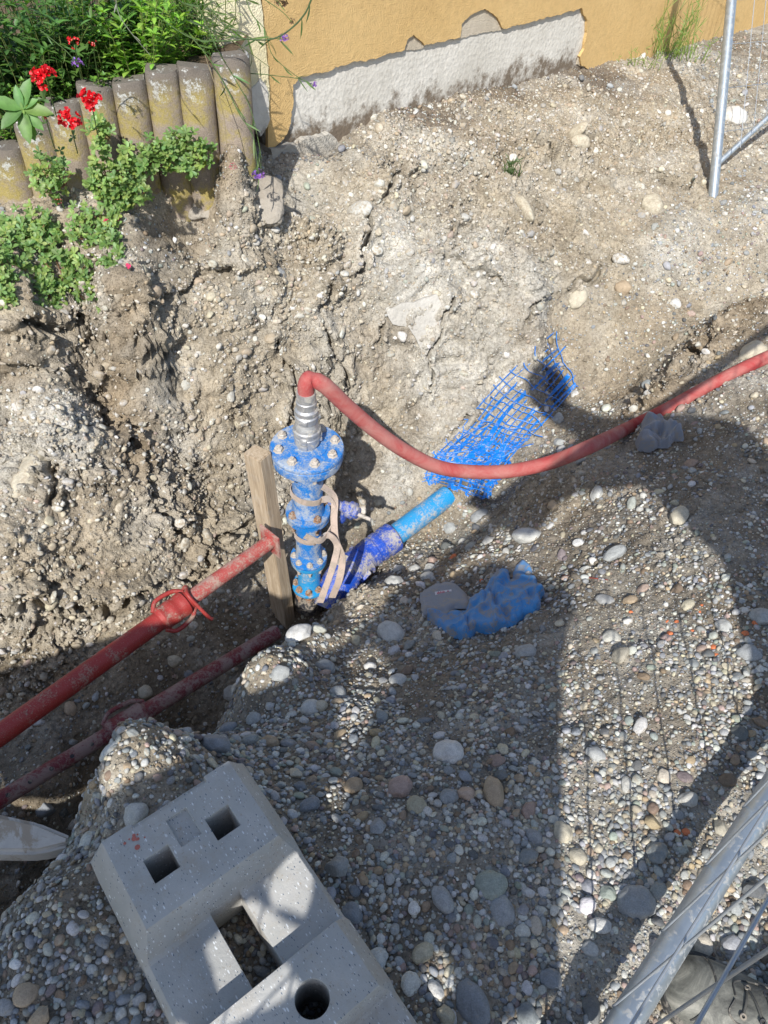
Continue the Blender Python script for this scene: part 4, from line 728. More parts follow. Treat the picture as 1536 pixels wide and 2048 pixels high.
for j in range(30):                                                    # torn, tangled strands in the crumpled middle
    u, v = rng.random(), rng.uniform(.45, .92); pts = [netpt(np.clip(u+rng.normal()*.02+k*rng.uniform(-.02, .04), -.02, 1.02), np.clip(v+.035*k, 0, 1), .02+.02*rng.random(), 30+j) for k in range(5)]; ribbon(m, pts, rng.choice([.004, .007, .014]), .0012, [(.75, .65, .1)]*5, 4)
adopt(m.build('torn_strands', NETM, None, 60), net)
# ------------------------------------------------------------------ cloths
def inpoly(x, y, poly):
    c = False; n = len(poly)
    for i in range(n):
        x1, y1 = poly[i]; x2, y2 = poly[i-1]
        if (y1 > y) != (y2 > y) and x < (x2-x1)*(y-y1)/(y2-y1)+x1: c = not c
    return c
def edist(x, y, poly):
    P_ = np.array(poly, float); Q_ = np.roll(P_, 1, 0); d = Q_-P_; t = np.clip((([x, y]-P_)*d).sum(1)/(d*d).sum(1), 0, 1); return np.sqrt((((P_+d*t[:, None])-[x, y])**2).sum(1)).min()
def cloth(name, poly, mat, height, seed, parent=None, lift=.004, fold=1.0, step=3.0, dirf=.6, fs=2.6):
    """crumpled sheet draped over the ground inside a traced outline, rim turned down to the stones"""
    P_ = np.array(poly); x0, y0 = P_.min(0)-step; x1, y1 = P_.max(0)+step; xs = np.arange(x0, x1+step, step); ys = np.arange(y0, y1+step, step)
    HP = np.array([hit(*q_)[0] for q_ in P_]+[hit(*(P_.mean(0)*.5+q_*.5))[0] for q_ in P_]); pc0 = HP.mean(0); pn0 = np.linalg.svd(HP-pc0)[2][2]; pn0 = pn0*np.sign(pn0[2]); hf = np.percentile((HP-pc0)@pn0, 70)+.004
    idx = {}; V = []
    for j, y in enumerate(ys):
        for i, x in enumerate(xs):
            ins = inpoly(x, y, poly); e = edist(x, y, poly)
            if ins or e < step*1.1:
                dr = ray(x, y); n = pn0; t = np.clip(e/8, 0, 1) if ins else 0; q = dr*(((pc0+pn0*hf*(.1+.9*t))@pn0)/(dr@pn0)); s_ = 2*t-t*t
                a, b = x*math.cos(dirf)+y*math.sin(dirf), -x*math.sin(dirf)+y*math.cos(dirf)
                W_ = perlin(np.array([[x/60+seed, y/60, 1.5], [x/60+seed, y/60, 7.5]])); g = np.array([[a/(30*fs)+W_[0]*.6+seed, b/(15*fs)+W_[1]*.6, seed], [a/(13*fs)+seed+4+W_[1], b/(20*fs)+W_[0], seed+2], [x/9, y/9, seed]]); w = perlin(g)
                f = (1-min(1, abs(w[0])*2.8)**.6)*.7+(1-min(1, abs(w[1])*3.0)**.6)*.5+w[0]*.5+w[1]*.35; h = lift+s_*(height*.35+height*max(-.3, f)*fold)
                idx[i, j] = len(V); V.append(q*(1-h*.35/np.linalg.norm(q))+np.array([0, 0, h*.8])+n*h*.2)
    Fs = [(idx[i, j], idx[i+1, j], idx[i+1, j+1], idx[i, j+1]) for i, j in idx if (i+1, j) in idx and (i+1, j+1) in idx and (i, j+1) in idx]
    o = MB().add(V, Fs).build(name, mat, None, 80); md = o.modifiers.new('thickness', 'SOLIDIFY'); md.thickness = .0028; sb = o.modifiers.new('smooth', 'SUBSURF'); sb.levels = sb.render_levels = 1
    if parent: adopt(o, parent)
    return o
shirt = empty('shirt', atz(960, 1210, -1.71)); tag(shirt, 'crumpled blue shirt with a grey yoke and collar tag, lying dusty on the gravel', 'shirt')
cloth('blue_body', [(846, 1232), (880, 1228), (905, 1222), (932, 1226), (940, 1200), (968, 1188), (982, 1160), (1002, 1141), (1016, 1144), (1018, 1165), (1026, 1163), (1030, 1138), (1045, 1127), (1060, 1138), (1071, 1162), (1074, 1180), (1090, 1194), (1078, 1202), (1080, 1218), (1070, 1232), (1046, 1238), (1030, 1252), (1000, 1262), (985, 1268), (950, 1270), (938, 1286), (925, 1282), (900, 1276), (880, 1262), (862, 1252), (850, 1240)], CBLUE, .034, 3, shirt, dirf=-.5, fs=3.0)
yk = cloth('grey_yoke', [(842, 1194), (868, 1178), (898, 1172), (912, 1178), (930, 1196), (939, 1218), (934, 1226), (908, 1224), (895, 1232), (860, 1234), (846, 1236), (842, 1215)], CGREY, .010, 21, shirt, lift=.016, fold=.6)
q_, n_ = hitc(885, 1194); q_ = q_*(1-.030/np.linalg.norm(q_))+np.array([0, 0, .022])
TAGW = simple('label_white', (.62, .58, .56), .8); TAGR = simple('label_print', (.45, .06, .09), .8)
LM_ = frame(q_, np.array([0, -.45, .9]), (1, .28, 0)); m = MB(); m.box((.050, .011, .0012), LM_); lb = adopt(m.build('collar_tag', TAGW, None), yk)
m = MB()
for k in range(7): m.box((.0022, .005+.002*(k % 2), .0006), LM_@Matrix.Translation((-.018+.0035*k, .001*(k % 2), .0011)))
m.box((.004, .006, .0006), LM_@Matrix.Translation((.014, 0, .0011))); adopt(m.build('tag_print', TAGR, None), lb)
rg_ = cloth('rag', [(1270, 888), (1284, 868), (1284, 848), (1296, 836), (1312, 836), (1330, 850), (1348, 858), (1362, 872), (1366, 884), (1345, 886), (1335, 900), (1315, 898), (1300, 908), (1275, 904)], RAG, .045, 40, None, fold=1.0, fs=1.7, step=2.0, dirf=-.9, lift=.006); tag(rg_, 'crumpled grey rag draped beside the red hose', 'rag')
# ------------------------------------------------------------------ fence foot block
O_ = (atz(213, 1677, -1.17)+atz(448, 1527, -1.17))/2; bl_b = np.array([.745, .665, 0]); bl_b /= np.linalg.norm(bl_b); bl_a = np.array([bl_b[1], -bl_b[0], 0])
BMx = Matrix(((bl_a[0], bl_b[0], 0, O_[0]), (bl_a[1], bl_b[1], 0, O_[1]), (0, 0, 1, -1.17), (0, 0, 0, 1)))
HL = .70; hw = .108
def section(x, zt_, chw=.0):   # cross-section at length x
    return [(x, -hw-.030, -.135), (x, -hw-.028, -.055), (x, -hw, zt_), (x, hw, zt_), (x, hw+.028, -.055), (x, hw+.030, -.135)]
st = [(-.006, -.02), (0, 0), (.150, 0), (.172, -.050), (.178, -.054), (.288, -.054), (.292, -.050), (.300, 0), (.400, 0), (.408, -.050), (.412, -.054), (.522, -.054), (.528, -.050), (.550, 0), (.700, 0), (.706, -.02)]
bm = bmesh.new(); rows = []
for k, (x, z) in enumerate(st):
    wf = hw if z > -.03 else hw+.018; s_ = [(x, -hw-.030, -.135), (x, -hw-.026, min(z-.012, -.05)), (x, -wf, z), (x, wf, z), (x, hw+.026, min(z-.012, -.05)), (x, hw+.030, -.135)]
    rows.append([bm.verts.new(p) for p in s_])
for a, b in zip(rows, rows[1:]):
    for j in range(5): bm.faces.new((a[j], a[j+1], b[j+1], b[j]))
    bm.faces.new((a[5], a[0], b[0], b[5]))
bm.faces.new(rows[0]); bm.faces.new(rows[-1][::-1]); bmesh.ops.recalc_face_normals(bm, faces=bm.faces)
me = bpy.data.meshes.new('ballast_block'); bm.to_mesh(me); bm.free(); blk = link('ballast_block', me)
cuts = MB()
for x, y in ((.082, -.051), (.082, .051), (.618, -.051), (.618, .051)): cuts.box((.040, .040, .24), Matrix.Translation((x, y, 0))@Matrix.Rotation(0.0, 4, 'Z'))
cuts.box((.122, .050, .4), Matrix.Translation((.229, .0, 0))); cuts.box((.122, .050, .4), Matrix.Translation((.473, 0, 0))); cuts.box((.050, .034, .012), Matrix.Translation((.053, 0, 0)))
cuts.box((.018, .126, .05), Matrix.Translation((0.001, 0, .0))); cuts.box((.018, .126, .05), Matrix.Translation((.700, 0, 0)))
cuts.lathe([(0, -.2), (.0235, -.2), (.0235, .1), (0, .1)], 40, Matrix.Translation((.358, .028, 0)))
co_ = cuts.build('cut', BLOCKM); bo = blk.modifiers.new('b', 'BOOLEAN'); bo.operation = 'DIFFERENCE'; bo.object = co_; bo.solver = 'EXACT'
bv = blk.modifiers.new('bevel', 'BEVEL'); bv.width = .005; bv.segments = 3; bv.limit_method = 'ANGLE'; bv.angle_limit = math.radians(28)
dg = bpy.context.evaluated_depsgraph_get(); me2 = bpy.data.meshes.new_from_object(blk.evaluated_get(dg)); blk.modifiers.clear(); blk.data = me2; me2.materials.clear(); me2.materials.append(BLOCKM); bpy.data.objects.remove(co_)
me2.shade_smooth(); me2.set_sharp_from_angle(angle=math.radians(50)); blk.matrix_world = BMx; tag(blk, 'grey recycled plastic ballast block with square holes, a slot and a round hole', 'ballast block')
REDP = simple('red_smear', (.42, .13, .10), .8); m = MB()
for k in range(9): a = rng.normal(size=2)*.006; m.lathe([(0, .0004), (.0035*rng.random()+.0008, 0), ], 7, Matrix.Translation((.028+a[0]*1.6, -.065+a[1]*1.3, .0008)))
m.build('paint_smear', REDP, blk)
# ------------------------------------------------------------------ near fence panel
zr = -1.205; ra, rb_ = atz(1279, 1997, zr), atz(1519, 1618, zr); ru = (rb_-ra)/np.linalg.norm(rb_-ra); fence1 = empty('mesh_fence', ra); tag(fence1, 'galvanised mesh fence panel standing at the bottom right of the picture', 'fence')
Lf, Rf, Hf = -1.3, 1.2, 1.04
m = MB(); m.tube([ra+ru*Lf, ra, ra+ru*Rf], .0215, 28); adopt(m.build('bottom_rail', GALV, None), fence1)
up = np.array([0, 0, 1.]); m = MB(); m.tube([ra+ru*Lf+up*Hf, ra+ru*Rf+up*Hf], .019, 20); adopt(m.build('top_rail', GALV, None), fence1)
for e in (Lf, Rf): m = MB(); m.tube([ra+ru*e-up*.12, ra+ru*e+up*(Hf+.02)], .021, 20); adopt(m.build('post', GALV, None), fence1)
rn = np.array([-ru[1], ru[0], 0]);
if rn@(-ra) < 0: rn = -rn
m = MB()
def tproj(px, py):   # position along the rail of a pixel
    lo, hi = -1.3, 1.2
    for _ in range(30):
        k = (lo+hi)/2
        if proj(ra+ru*k)[1] > py: lo = k
        else: hi = k
    return lo
s1, s2 = tproj(1360, 1886), tproj(1434, 1752); sp = s2-s1; k0 = s1-sp*int((s1-Lf)/sp)
hh = [.0]
for z in np.arange(.02, .5, .002):
    if proj(ra+ru*(s1-sp)-rn*.0+up*z)[1] < 1923: hh = [z]; break
print('wire spacing', sp, 'first horizontal', hh)
k = k0; off = rn*.0*1
while k < Rf: m.tube([ra+ru*k+rn*.0215+up*.0-[0, 0, 0], ra+ru*k+rn*.0215+up*Hf], .0018, 8); k += sp
for z in np.arange(hh[0], Hf, hh[0] if hh[0] > .08 else .2): m.tube([ra+ru*Lf+rn*.0252+up*z, ra+ru*Rf+rn*.0252+up*z], .0018, 8)
adopt(m.build('wire_mesh', WIRE, None, 60), fence1)
# ------------------------------------------------------------------ far fence panel
f0 = atz(1425, 402, -1.31); dt = ray(1463, 0); f1 = dt*(4.0/dt[1]); dfz = (f1-f0)/np.linalg.norm(f1-f0); fence2 = empty('mesh_fence', f0); tag(fence2, 'leaning grey fence post with a brace and fine mesh at the top right', 'fence')
m = MB(); m.tube([f0-dfz*.05, f0+dfz*1.9], .0215, 24); adopt(m.build('post', GALV, None), fence2)
fu = np.array([.86, .5, 0.]); b0 = f0+dfz*.155; b1 = ray(1560, 212); b1 = b1*((b0+fu*.35)[1]/b1[1]); m = MB(); m.tube([b0, b1, b1+(b1-b0)*1.5], .0125, 16); adopt(m.build('brace', GALV, None), fence2)
m = MB()
for k in range(12): q0 = f0+fu*(.05+.042*k)+[0, 0, .22+.06*k]; m.tube([q0, q0+dfz*1.6], .0016, 6)
for k in range(9): m.tube([f0+dfz*(.30+.19*k), f0+dfz*(.30+.19*k)+fu*.7], .0016, 6)
adopt(m.build('wire_mesh', WIRE, None, 60), fence2)
# ------------------------------------------------------------------ plank end at the lower left
GB = simple('grey_board', (.50, .47, .42), .85, 0, 20, .15, .002, (.36, .30, .23), .5, 12)
bp = [atz(x, y, -1.40) for x, y in [(-260, 1560), (0, 1627), (75, 1643), (143, 1671), (138, 1690), (75, 1706), (0, 1706), (-260, 1690)]]
m = MB(); bm = bmesh.new(); f = bm.faces.new([bm.verts.new(p) for p in bp]); ex = bmesh.ops.extrude_face_region(bm, geom=[f]); bmesh.ops.translate(bm, vec=(0, 0, -.045), verts=[v for v in ex['geom'] if isinstance(v, bmesh.types.BMVert)]); bmesh.ops.recalc_face_normals(bm, faces=bm.faces); bmesh.ops.bevel(bm, geom=[e for e in bm.edges], offset=.008, segments=3, affect='EDGES'); m.bm(bm); tag(m.build('board', GB, None, 40), 'pale grey board end jutting in at the lower left above the trench', 'board')
def wirething(name, pix, r, mat, label, cat, lift=.006, zfix=None):
    pts = [hit(x, y) for x, y in pix]; m = MB(); m.tube(spline([p+n*lift for p, n in pts], 8), r, 6); return tag(m.build(name, mat, None, 60), label, cat)
wirething('root', [(0, 1780), (40, 1748), (90, 1712), (128, 1690)], .0016, DSTEM, 'thin dry root on the gravel below the grey board', 'root')
wirething('twig', [(1128, 1153), (1155, 1156), (1185, 1160), (1215, 1163)], .0016, simple('red_twig', (.30, .07, .05), .7), 'thin reddish twig on the bank above and right of the blue shirt', 'twig')
wirething('root', [(345, 1062), (362, 1068), (378, 1080), (392, 1090)], .0015, DSTEM, 'short curved root on the left trench face', 'root')
wirething('root', [(1268, 505), (1272, 540), (1270, 580)], .0011, DSTEM, 'fine upright root on the far bank below the fence post', 'root')
# ------------------------------------------------------------------ plants
class Leaves:
    def __init__(s): s.v = []; s.q = []; s.c = []; s.n = 0
    def leaf(s, base, d, up, L, Wd, col, bend=.3, shape=0, fold=.18):
        d = d/(np.linalg.norm(d)+1e-9); sd = np.cross(d, up); sd /= np.linalg.norm(sd)+1e-9; nn = np.cross(sd, d)
        T_ = [0, .22, .5, .78, 1]; Wp = ([.12, .75, 1, .72, .04], [.1, .35, .8, 1, .35], [.3, .9, .8, .5, .05])[shape]
        for t, w in zip(T_, Wp):
            c = base+d*L*t*(1-.18*bend*t)-nn*L*bend*t*t*.6; s.v += [c-sd*Wd*w/2+nn*Wd*fold*w, c, c+sd*Wd*w/2+nn*Wd*fold*w]; s.c += [col*.95, col*1.12, col]
        for i in range(4):
            a = s.n+3*i; s.q += [(a, a+1, a+4, a+3), (a+1, a+2, a+5, a+4)]
        s.n += 15
    def stem(s, pts, r, col, n=5):
        m = MB(); m.tube(pts, r, n, cap=False); V = np.concatenate(m.v); s.v += list(V); s.c += [col]*len(V); s.q += [tuple(i+s.n for i in f) for f in m.f]; s.n += len(V)
    def build(s, name, mat, parent=None):
        me = rawmesh(name, np.array(s.v), np.array(s.q), True, np.clip(np.array(s.c), 0, 1), [mat]); return link(name, me, parent)
def rv(): v = rng.normal(size=3); return v/np.linalg.norm(v)
GR = lambda a, k=.25: np.array(a)*rng.uniform(1-k, 1+k)*np.array([rng.uniform(.85, 1.2), 1, rng.uniform(.8, 1.2)])
def rosette(Lv, c, n, size, col, k=8, wd=.45, shape=1, bend=.2):
    n = n/np.linalg.norm(n); x = np.cross(n, rv()); x /= np.linalg.norm(x); y = np.cross(n, x)
    for i in range(k):
        a = i*2.4+rng.random()*.4; e = rng.uniform(.15, .9); d = (x*math.cos(a)+y*math.sin(a))*math.cos(e)+n*math.sin(e); L = size*rng.uniform(.7, 1.1)*(1 if i < k*.6 else .6); Lv.leaf(c, d, n, L, L*wd, GR(col, .18), bend, shape)
def bush(name, px, py, D, rad, hgt, nst, col, L, wd, label, cat='plant', shape=0, grp=None):
    """upright leafy plant: stems out of the bed, leaves in pairs along them"""
    c = ray(px, py); c = c*max(D/np.linalg.norm(c), (2.681+.07+rad*.5)/(c[1]-.2873*c[0])); zb = bedz(c[0]); base = np.array([c[0], c[1], zb]); o = Leaves(); st_ = Leaves(); sc = np.array([.16, .20, .06])
    L *= 1.3; nst = int(nst*1.5)
    for s_ in range(nst):
        a = rng.random()*6.28; rr0 = rad*math.sqrt(rng.random()); b = base+np.array([math.cos(a), math.sin(a), 0])*rr0*.5; h = hgt*rng.uniform(.55, 1.1); tip = b+np.array([math.cos(a)*rad*.5, math.sin(a)*rad*.5, h])+rng.normal(size=3)*.02
        pts = spline([b, (b+tip)/2+rng.normal(size=3)*.015, tip], 5); st_.stem(pts, .0014, sc)
        nl = max(3, int(h/(L*.42)))
        for k in range(nl):
            t = (k+.6)/nl; p = pts[int(t*(len(pts)-1))]
            for sg in (0, 1):
                an = k*1.6+sg*math.pi+rng.normal()*.3; d = np.array([math.cos(an), math.sin(an), rng.uniform(-.1, .7)]); ll = L*rng.uniform(.6, 1.1)*(1-.35*t); o.leaf(p, d, np.array([0, 0, 1.]), ll, ll*wd, GR(col), rng.uniform(.1, .6), shape)
        rosette(o, tip, np.array([0, 0, 1.])+rv()*.4, L*.7, np.array(col)*1.15, 5, wd, shape)
    r_ = empty(name, base); tag(r_, label, cat, grp); adopt(o.build('leaves', LEAF), r_); adopt(st_.build('stems', LEAF), r_); return r_
G1, G2, G3, G4 = (.11, .23, .035), (.20, .36, .05), (.05, .115, .028), (.08, .17, .04)
B_ = 'plants crowding the garden bed behind the palisade'
for a in [('leafy_plant', 262, 70, 2.75, .13, .20, 26, G2, .042, .42, 'bright yellow-green broad leaved plant in the middle of the garden bed', 0), ('leafy_plant', 330, 95, 2.9, .10, .13, 22, G2, .036, .5, 'yellow-green broad leaved plant just right of the bright one', 0), ('clover_plant', 150, 120, 2.55, .14, .10, 40, G1, .017, .8, 'low small leaved plant behind the left palisade posts', 2), ('clover_plant', 60, 110, 2.3, .13, .14, 40, G1, .016, .8, 'low small leaved plant near the left picture edge above the red flowers', 2), ('clover_plant', 20, 170, 2.15, .11, .10, 34, G1, .016, .8, 'small leaved plant cut by the left picture edge beside the red flowers', 2), ('shrub', 20, 20, 2.2, .15, .30, 30, G3, .06, .34, 'dark large leaved shrub in the top left picture corner', 0), ('shrub', 60, 60, 2.9, .2, .3, 26, G4, .05, .35, 'bushy mid green plant under the top left corner', 0), ('leafy_plant', 180, 60, 2.9, .16, .22, 26, G1, .04, .4, 'fresh green plant behind the fourth palisade post from the left', 0), ('shrub', 120, 30, 2.55, .14, .26, 30, G4, .045, .3, 'dark narrow leaved shrub right of the top left corner', 0), ('leafy_plant', 200, 20, 3.0, .16, .25, 26, G3, .05, .35, 'shaded dark plant at the top edge behind the bright one', 0), ('leafy_plant', 390, 60, 3.05, .12, .22, 20, G1, .045, .2, 'slender leaved plant beside the cream wall', 0), ('leafy_plant', 300, 10, 3.3, .2, .28, 30, G2, .04, .4, 'yellow-green plant at the top edge against the cream wall', 0), ('leafy_plant', 80, -20, 2.9, .25, .35, 34, G4, .05, .3, 'dark plant at the very top edge left of centre', 0), ('clover_plant', 240, 135, 2.72, .09, .05, 26, G1, .014, .8, 'tiny leaved creeper right behind the palisade top', 2), ('clover_plant', 410, 90, 2.95, .07, .06, 20, G1, .016, .5, 'small creeper at the palisade end by the cream wall', 2)]:
    bush(*a[:10], a[10], 'plant', a[11], B_)
# long grassy verbena stems arching over the wall
def arching(pix, D, col, label, leaves=0, L=.05, r=.0016, flower=None, dark=False, name='verbena'):
    P_ = spline([atd(x, y, d) for (x, y), d in zip(pix, np.broadcast_to(D, len(pix)))], 8); r_ = empty(name, P_[0]); tag(r_, label, 'flower stem' if flower else 'stem'); s_ = Leaves(); s_.stem(P_, np.linspace(r*1.2, r*.7, len(P_)), np.array(col), 6); adopt(s_.build('stem', LEAF), r_)
    if leaves:
        o = Leaves()
        for k in range(leaves): i = int((k+.5)/leaves*(len(P_)-1)); d = (P_[min(i+1, len(P_)-1)]-P_[i-1]); d /= np.linalg.norm(d)+1e-9; o.leaf(P_[i], d+rv()*.9, rv(), L*rng.uniform(.6, 1.2), L*.11, GR(col), rng.uniform(0, .5))
        adopt(o.build('leaves', LEAF), r_)
    if flower:
        o = Leaves(); c = P_[-1]
        for k in range(flower[2]):
            v = rv(); v[2] = abs(v[2])*.6+v[2]*.4; rosette(o, c+v*flower[1], v, flower[1]*.42, np.array(flower[0]), 5, .8, 1, 0)
        adopt(o.build('flower_head', PETAL), r_)
    return r_
VG = (.10, .17, .05); PU = (.22, .10, .42); DK = (.10, .06, .035)
arching([(640, -80), (622, 0), (600, 40), (560, 72), (520, 80), (450, 70), (380, 40)], 2.55, (.05, .10, .03), 'dark curved stem arching over the ochre wall from the top', 8, .05, .0022)
arching([(300, 20), (380, 75), (450, 82), (520, 76), (568, 78)], 2.7, VG, 'verbena stem across the cream wall with a purple head by the ochre corner', 8, .06, .0016, (PU, .013, 20))
arching([(380, 70), (420, 120), (455, 180), (480, 230), (505, 270), (515, 330), (517, 352)], 2.6, VG, 'drooping stem ending in a purple head in front of the dirt', 8, .055, .0016, (PU, .017, 26))
arching([(400, 95), (470, 140), (540, 150), (600, 158), (627, 170)], 2.75, VG, 'thin stem ending in a purple head against the bare render', 5, .05, .0013, (PU, .011, 18))
arching([(410, 110), (445, 220), (455, 300), (466, 335)], 2.55, (.30, .24, .14), 'dry drooping stem with a faded pink head above the rubble', 2, .03, .001, ((.42, .16, .20), .011, 14))
arching([(500, -60), (540, -10), (562, 8)], 2.6, VG, 'stem with a brown seed head at the top edge', 3, .03, .0014, (DK, .016, 22))
arching([(500, -20), (560, 20), (585, 45)], 2.6, VG, 'stem with a small brown seed head over the ochre wall', 2, .03, .0012, (DK, .009, 14))
arching([(80, 60), (130, 100), (155, 128)], 2.3, VG, 'short stem with a purple head behind the upper red flower', 3, .03, .0012, (PU, .012, 20))
arching([(360, -60), (400, 20), (430, 90), (465, 150), (500, 215), (520, 300), (522, 340)], 2.65, VG, 'long slack green stem hanging past the cream corner', 9, .06, .0014)
arching([(230, -40), (235, 20), (258, 60), (300, 110)], 2.35, (.22, .24, .18), 'pale thin stem crossing the garden plants', 2, .03, .0013)
arching([(470, -80), (500, 20), (530, 60), (545, 110), (590, 150), (622, 168)], 2.7, VG, 'slender stem with narrow leaves over the ochre corner', 9, .055, .0012)
for k in range(6):
    x0 = 300+24*k; y0 = rng.uniform(-40, 60); x1 = x0+rng.uniform(60, 170); arching([(x0, y0), ((x0+x1)/2, y0+rng.uniform(-10, 40)), (x1, y0+rng.uniform(20, 80))], rng.uniform(2.7, 2.95), GR(VG), ['leftmost', 'second from the left', 'third from the left', 'third from the right', 'second from the right', 'rightmost'][k]+' of the thin grassy stems leaning before the cream wall', 6, .06, .0012)['group'] = 'thin grassy stems before the cream wall'
# red verbena
redv = [((92, 160), 2.12, .027, 30, 'red flower head highest on the left above the big leaves'), ((183, 203), 2.2, .026, 30, 'red flower head rightmost, against the yellowish palisade post'), ((139, 243), 2.15, .024, 26, 'red flower head lowest of the three large ones'), ((88, 231), 2.15, .012, 9, 'small red flower cluster between the big leaves and the lowest head'), ((148, 86), 2.4, .015, 10, 'shaded red flower deep among the dark shrub leaves'), ((186, 88), 2.42, .009, 7, 'small red flower above the palisade in the garden bed'), ((118, 402), 2.3, .008, 6, 'tiny red flower on the purslane below the palisade')]
for (x, y), D, rad, nf, lab in redv:
    c = atd(x, y, D); r_ = empty('verbena_flower', c); tag(r_, lab, 'flower', 'red verbena flowers'); o = Leaves(); ey = Leaves()
    for k in range(nf):
        v = rv(); v = v+np.array([.1, -.75, .75]); v /= np.linalg.norm(v); v = v+rv()*.25; v /= np.linalg.norm(v); pc_ = c+v*rad*rng.uniform(.75, 1.05); rosette(o, pc_, v, min(.0105, rad*.42), (.55, .004, .012), 5, 1.0, 1, -.1); rosette(ey, pc_+v*.0012, v, .0016, (.7, .55, .5), 4, 1, 1, 0)
    adopt(o.build('petals', PETAL), r_); adopt(ey.build('flower_eye', PETAL), r_)
    s_ = Leaves(); g = c+np.array([-.05, .12, -.12]) if y < 300 else c+np.array([0, .02, -.03]); s_.stem(spline([g, (g+c)/2+[0, 0, .02], c-[0, -.01, .005]], 6), .0015, np.array(VG)); adopt(s_.build('stem', LEAF), r_)
# large leaved sprig by the red flowers
c = atd(45, 218, 2.1); r_ = empty('leafy_plant', c); tag(r_, 'sprig of large pointed green leaves left of the red flower heads', 'plant', B_); o = Leaves()
for dx, dy, L in [(-58, -18, .075), (-40, 30, .07), (10, -62, .07), (55, 5, .07), (10, 62, .075), (45, 45, .06), (-10, -30, .05), (28, -22, .045), (30, 85, .07), (-60, 60, .06)]:
    e = atd(45+dx, 218+dy, 2.1-.03*rng.random()); o.leaf(c, e-c+np.array([0, 0, 0]), np.array([0, -.7, .7]), L, L*.42, GR((.12, .23, .06), .15), .25)
rosette(o, c, np.array([0, -.7, .7]), .02, (.16, .28, .07), 6, .45, 0)
for k in range(10): rosette(o, atd(rng.uniform(70, 150), rng.uniform(190, 330), 2.2+rng.uniform(0, .1)), np.array([0, -.7, .7]), .018, (.07, .14, .04), 5, .5, 1)
adopt(o.build('leaves', LEAF), r_)
# purslane mats
PL = [((378, 325), 60, 40, 70, 'purslane tuft spilling over the palisade foot below the wall corner'), ((300, 335), 50, 36, 50, 'purslane hanging before the middle palisade posts'), ((232, 372), 60, 34, 60, 'purslane below the red flowers along the palisade foot'), ((255, 405), 60, 25, 50, 'low purslane edge lying on the bare soil under the palisade'), ((205, 292), 28, 34, 22, 'short purslane shoot climbing the yellowish palisade post'), ((110, 375), 40, 40, 40, 'purslane between the left palisade posts'), ((60, 480), 70, 50, 80, 'broad purslane mat under the left palisade posts'), ((195, 470), 50, 50, 55, 'purslane mat in the middle of the soil ledge'), ((25, 560), 45, 40, 45, 'purslane mat at the left picture edge on the soil ledge'), ((130, 560), 60, 40, 60, 'purslane mat near the brink of the trench'), ((105, 610), 40, 22, 30, 'purslane tips hanging over the trench brink'), ((185, 610), 26, 22, 16, 'small purslane sprig at the brink right of the hanging tips'), ((228, 520), 26, 36, 24, 'right edge purslane sprig on the soil ledge'), ((20, 615), 30, 16, 14, 'purslane sprig low on the left picture edge')]
for (x, y), rx, ry, n, lab in PL:
    n = int(n*1.25); c, nn = hitc(x, y); r_ = empty('purslane', c); tag(r_, lab, 'plant', 'purslane plants trailing below the palisade'); o = Leaves(); s_ = Leaves(); prev = c
    for k in range(n):
        a = rng.random()*6.28; q = math.sqrt(rng.random()); X, Y = x+rx*q*math.cos(a), y+ry*q*math.sin(a); p, pn = hitc(X, Y)
        if Y < 425 and X > 40:                                        # in front of the palisade posts
            dd = ray(X, Y); dd = dd*((2.681-rng.uniform(.075, .13))/(dd[1]-.2873*dd[0])); p = dd if np.linalg.norm(dd) < np.linalg.norm(p) else p
        lift = rng.uniform(.01, .05); p = p+np.array([0, -.3, 1])*lift; rosette(o, p, pn+np.array([0, -.5, .4])+rv()*.4, rng.uniform(.016, .026), (.15, .25, .075) if rng.random() < .7 else (.22, .32, .09), 8, .5, 1)
        if k % 2 == 0: s_.stem(spline([c+rv()*.01, (p+c)/2+[0, 0, -.01], p], 4), .0016, np.array((.30, .16, .09)))
    adopt(o.build('leaves', LEAF), r_); adopt(s_.build('stems', LEAF), r_)
for (x, y), lab in (((236, 441), 'pink flower'), ((202, 457), 'a'), ((258, 537), 'b'), ((222, 448), 'c')):
    c, nn = hitc(x, y); o = Leaves()
    for k in range(4): rosette(o, c+nn*.015+rv()*.006, np.array([0, -.6, .7])+rv()*.4, .009, (.60, .06, .16), 5, .9, 1, 0)
    f_ = o.build('fallen_blossom', PETAL); tag(f_, {'pink flower': 'pink blossom at the right rim of the purslane mat, highest of the four', 'a': 'pink blossom leftmost among the four on the soil ledge', 'b': 'lone pink blossom on the bare soil right of the purslane', 'c': 'pink blossom between the two others at the purslane rim'}[lab], 'blossom', 'pink blossoms on the soil ledge')
# grass at the wall
def grass(px, py, n, h, spread, label, col=(.16, .24, .05), seed=False, D=None):
    c, nn = hitc(px, py); r_ = empty('grass_tuft', c); tag(r_, label, 'grass'); o = Leaves()
    for k in range(n):
        b = c+np.array([rng.normal()*spread, rng.normal()*spread*.4, 0]); H = h*rng.uniform(.35, 1.1); tip = b+np.array([rng.normal()*H*.3, rng.normal()*H*.15-.02, H]); pts = spline([b, (b+tip)/2+np.array([0, 0, H*.08]), tip], 5); w = .006
        for i in range(len(pts)-1):
            t = i/len(pts); d = pts[i+1]-pts[i]; o.leaf(pts[i], d, np.array([.2, -1, .2]), np.linalg.norm(d)*1.4, w*(1-t*.8), GR(col, .2), 0, 2)
        for j in range(2): i = rng.integers(1, len(pts)-1); o.leaf(pts[i], np.array([rng.normal(), rng.normal()*.3, .8]), np.array([0, -1, .2]), H*.35, .004, GR(col, .2), .5)
    adopt(o.build('leaves', LEAF), r_); return r_
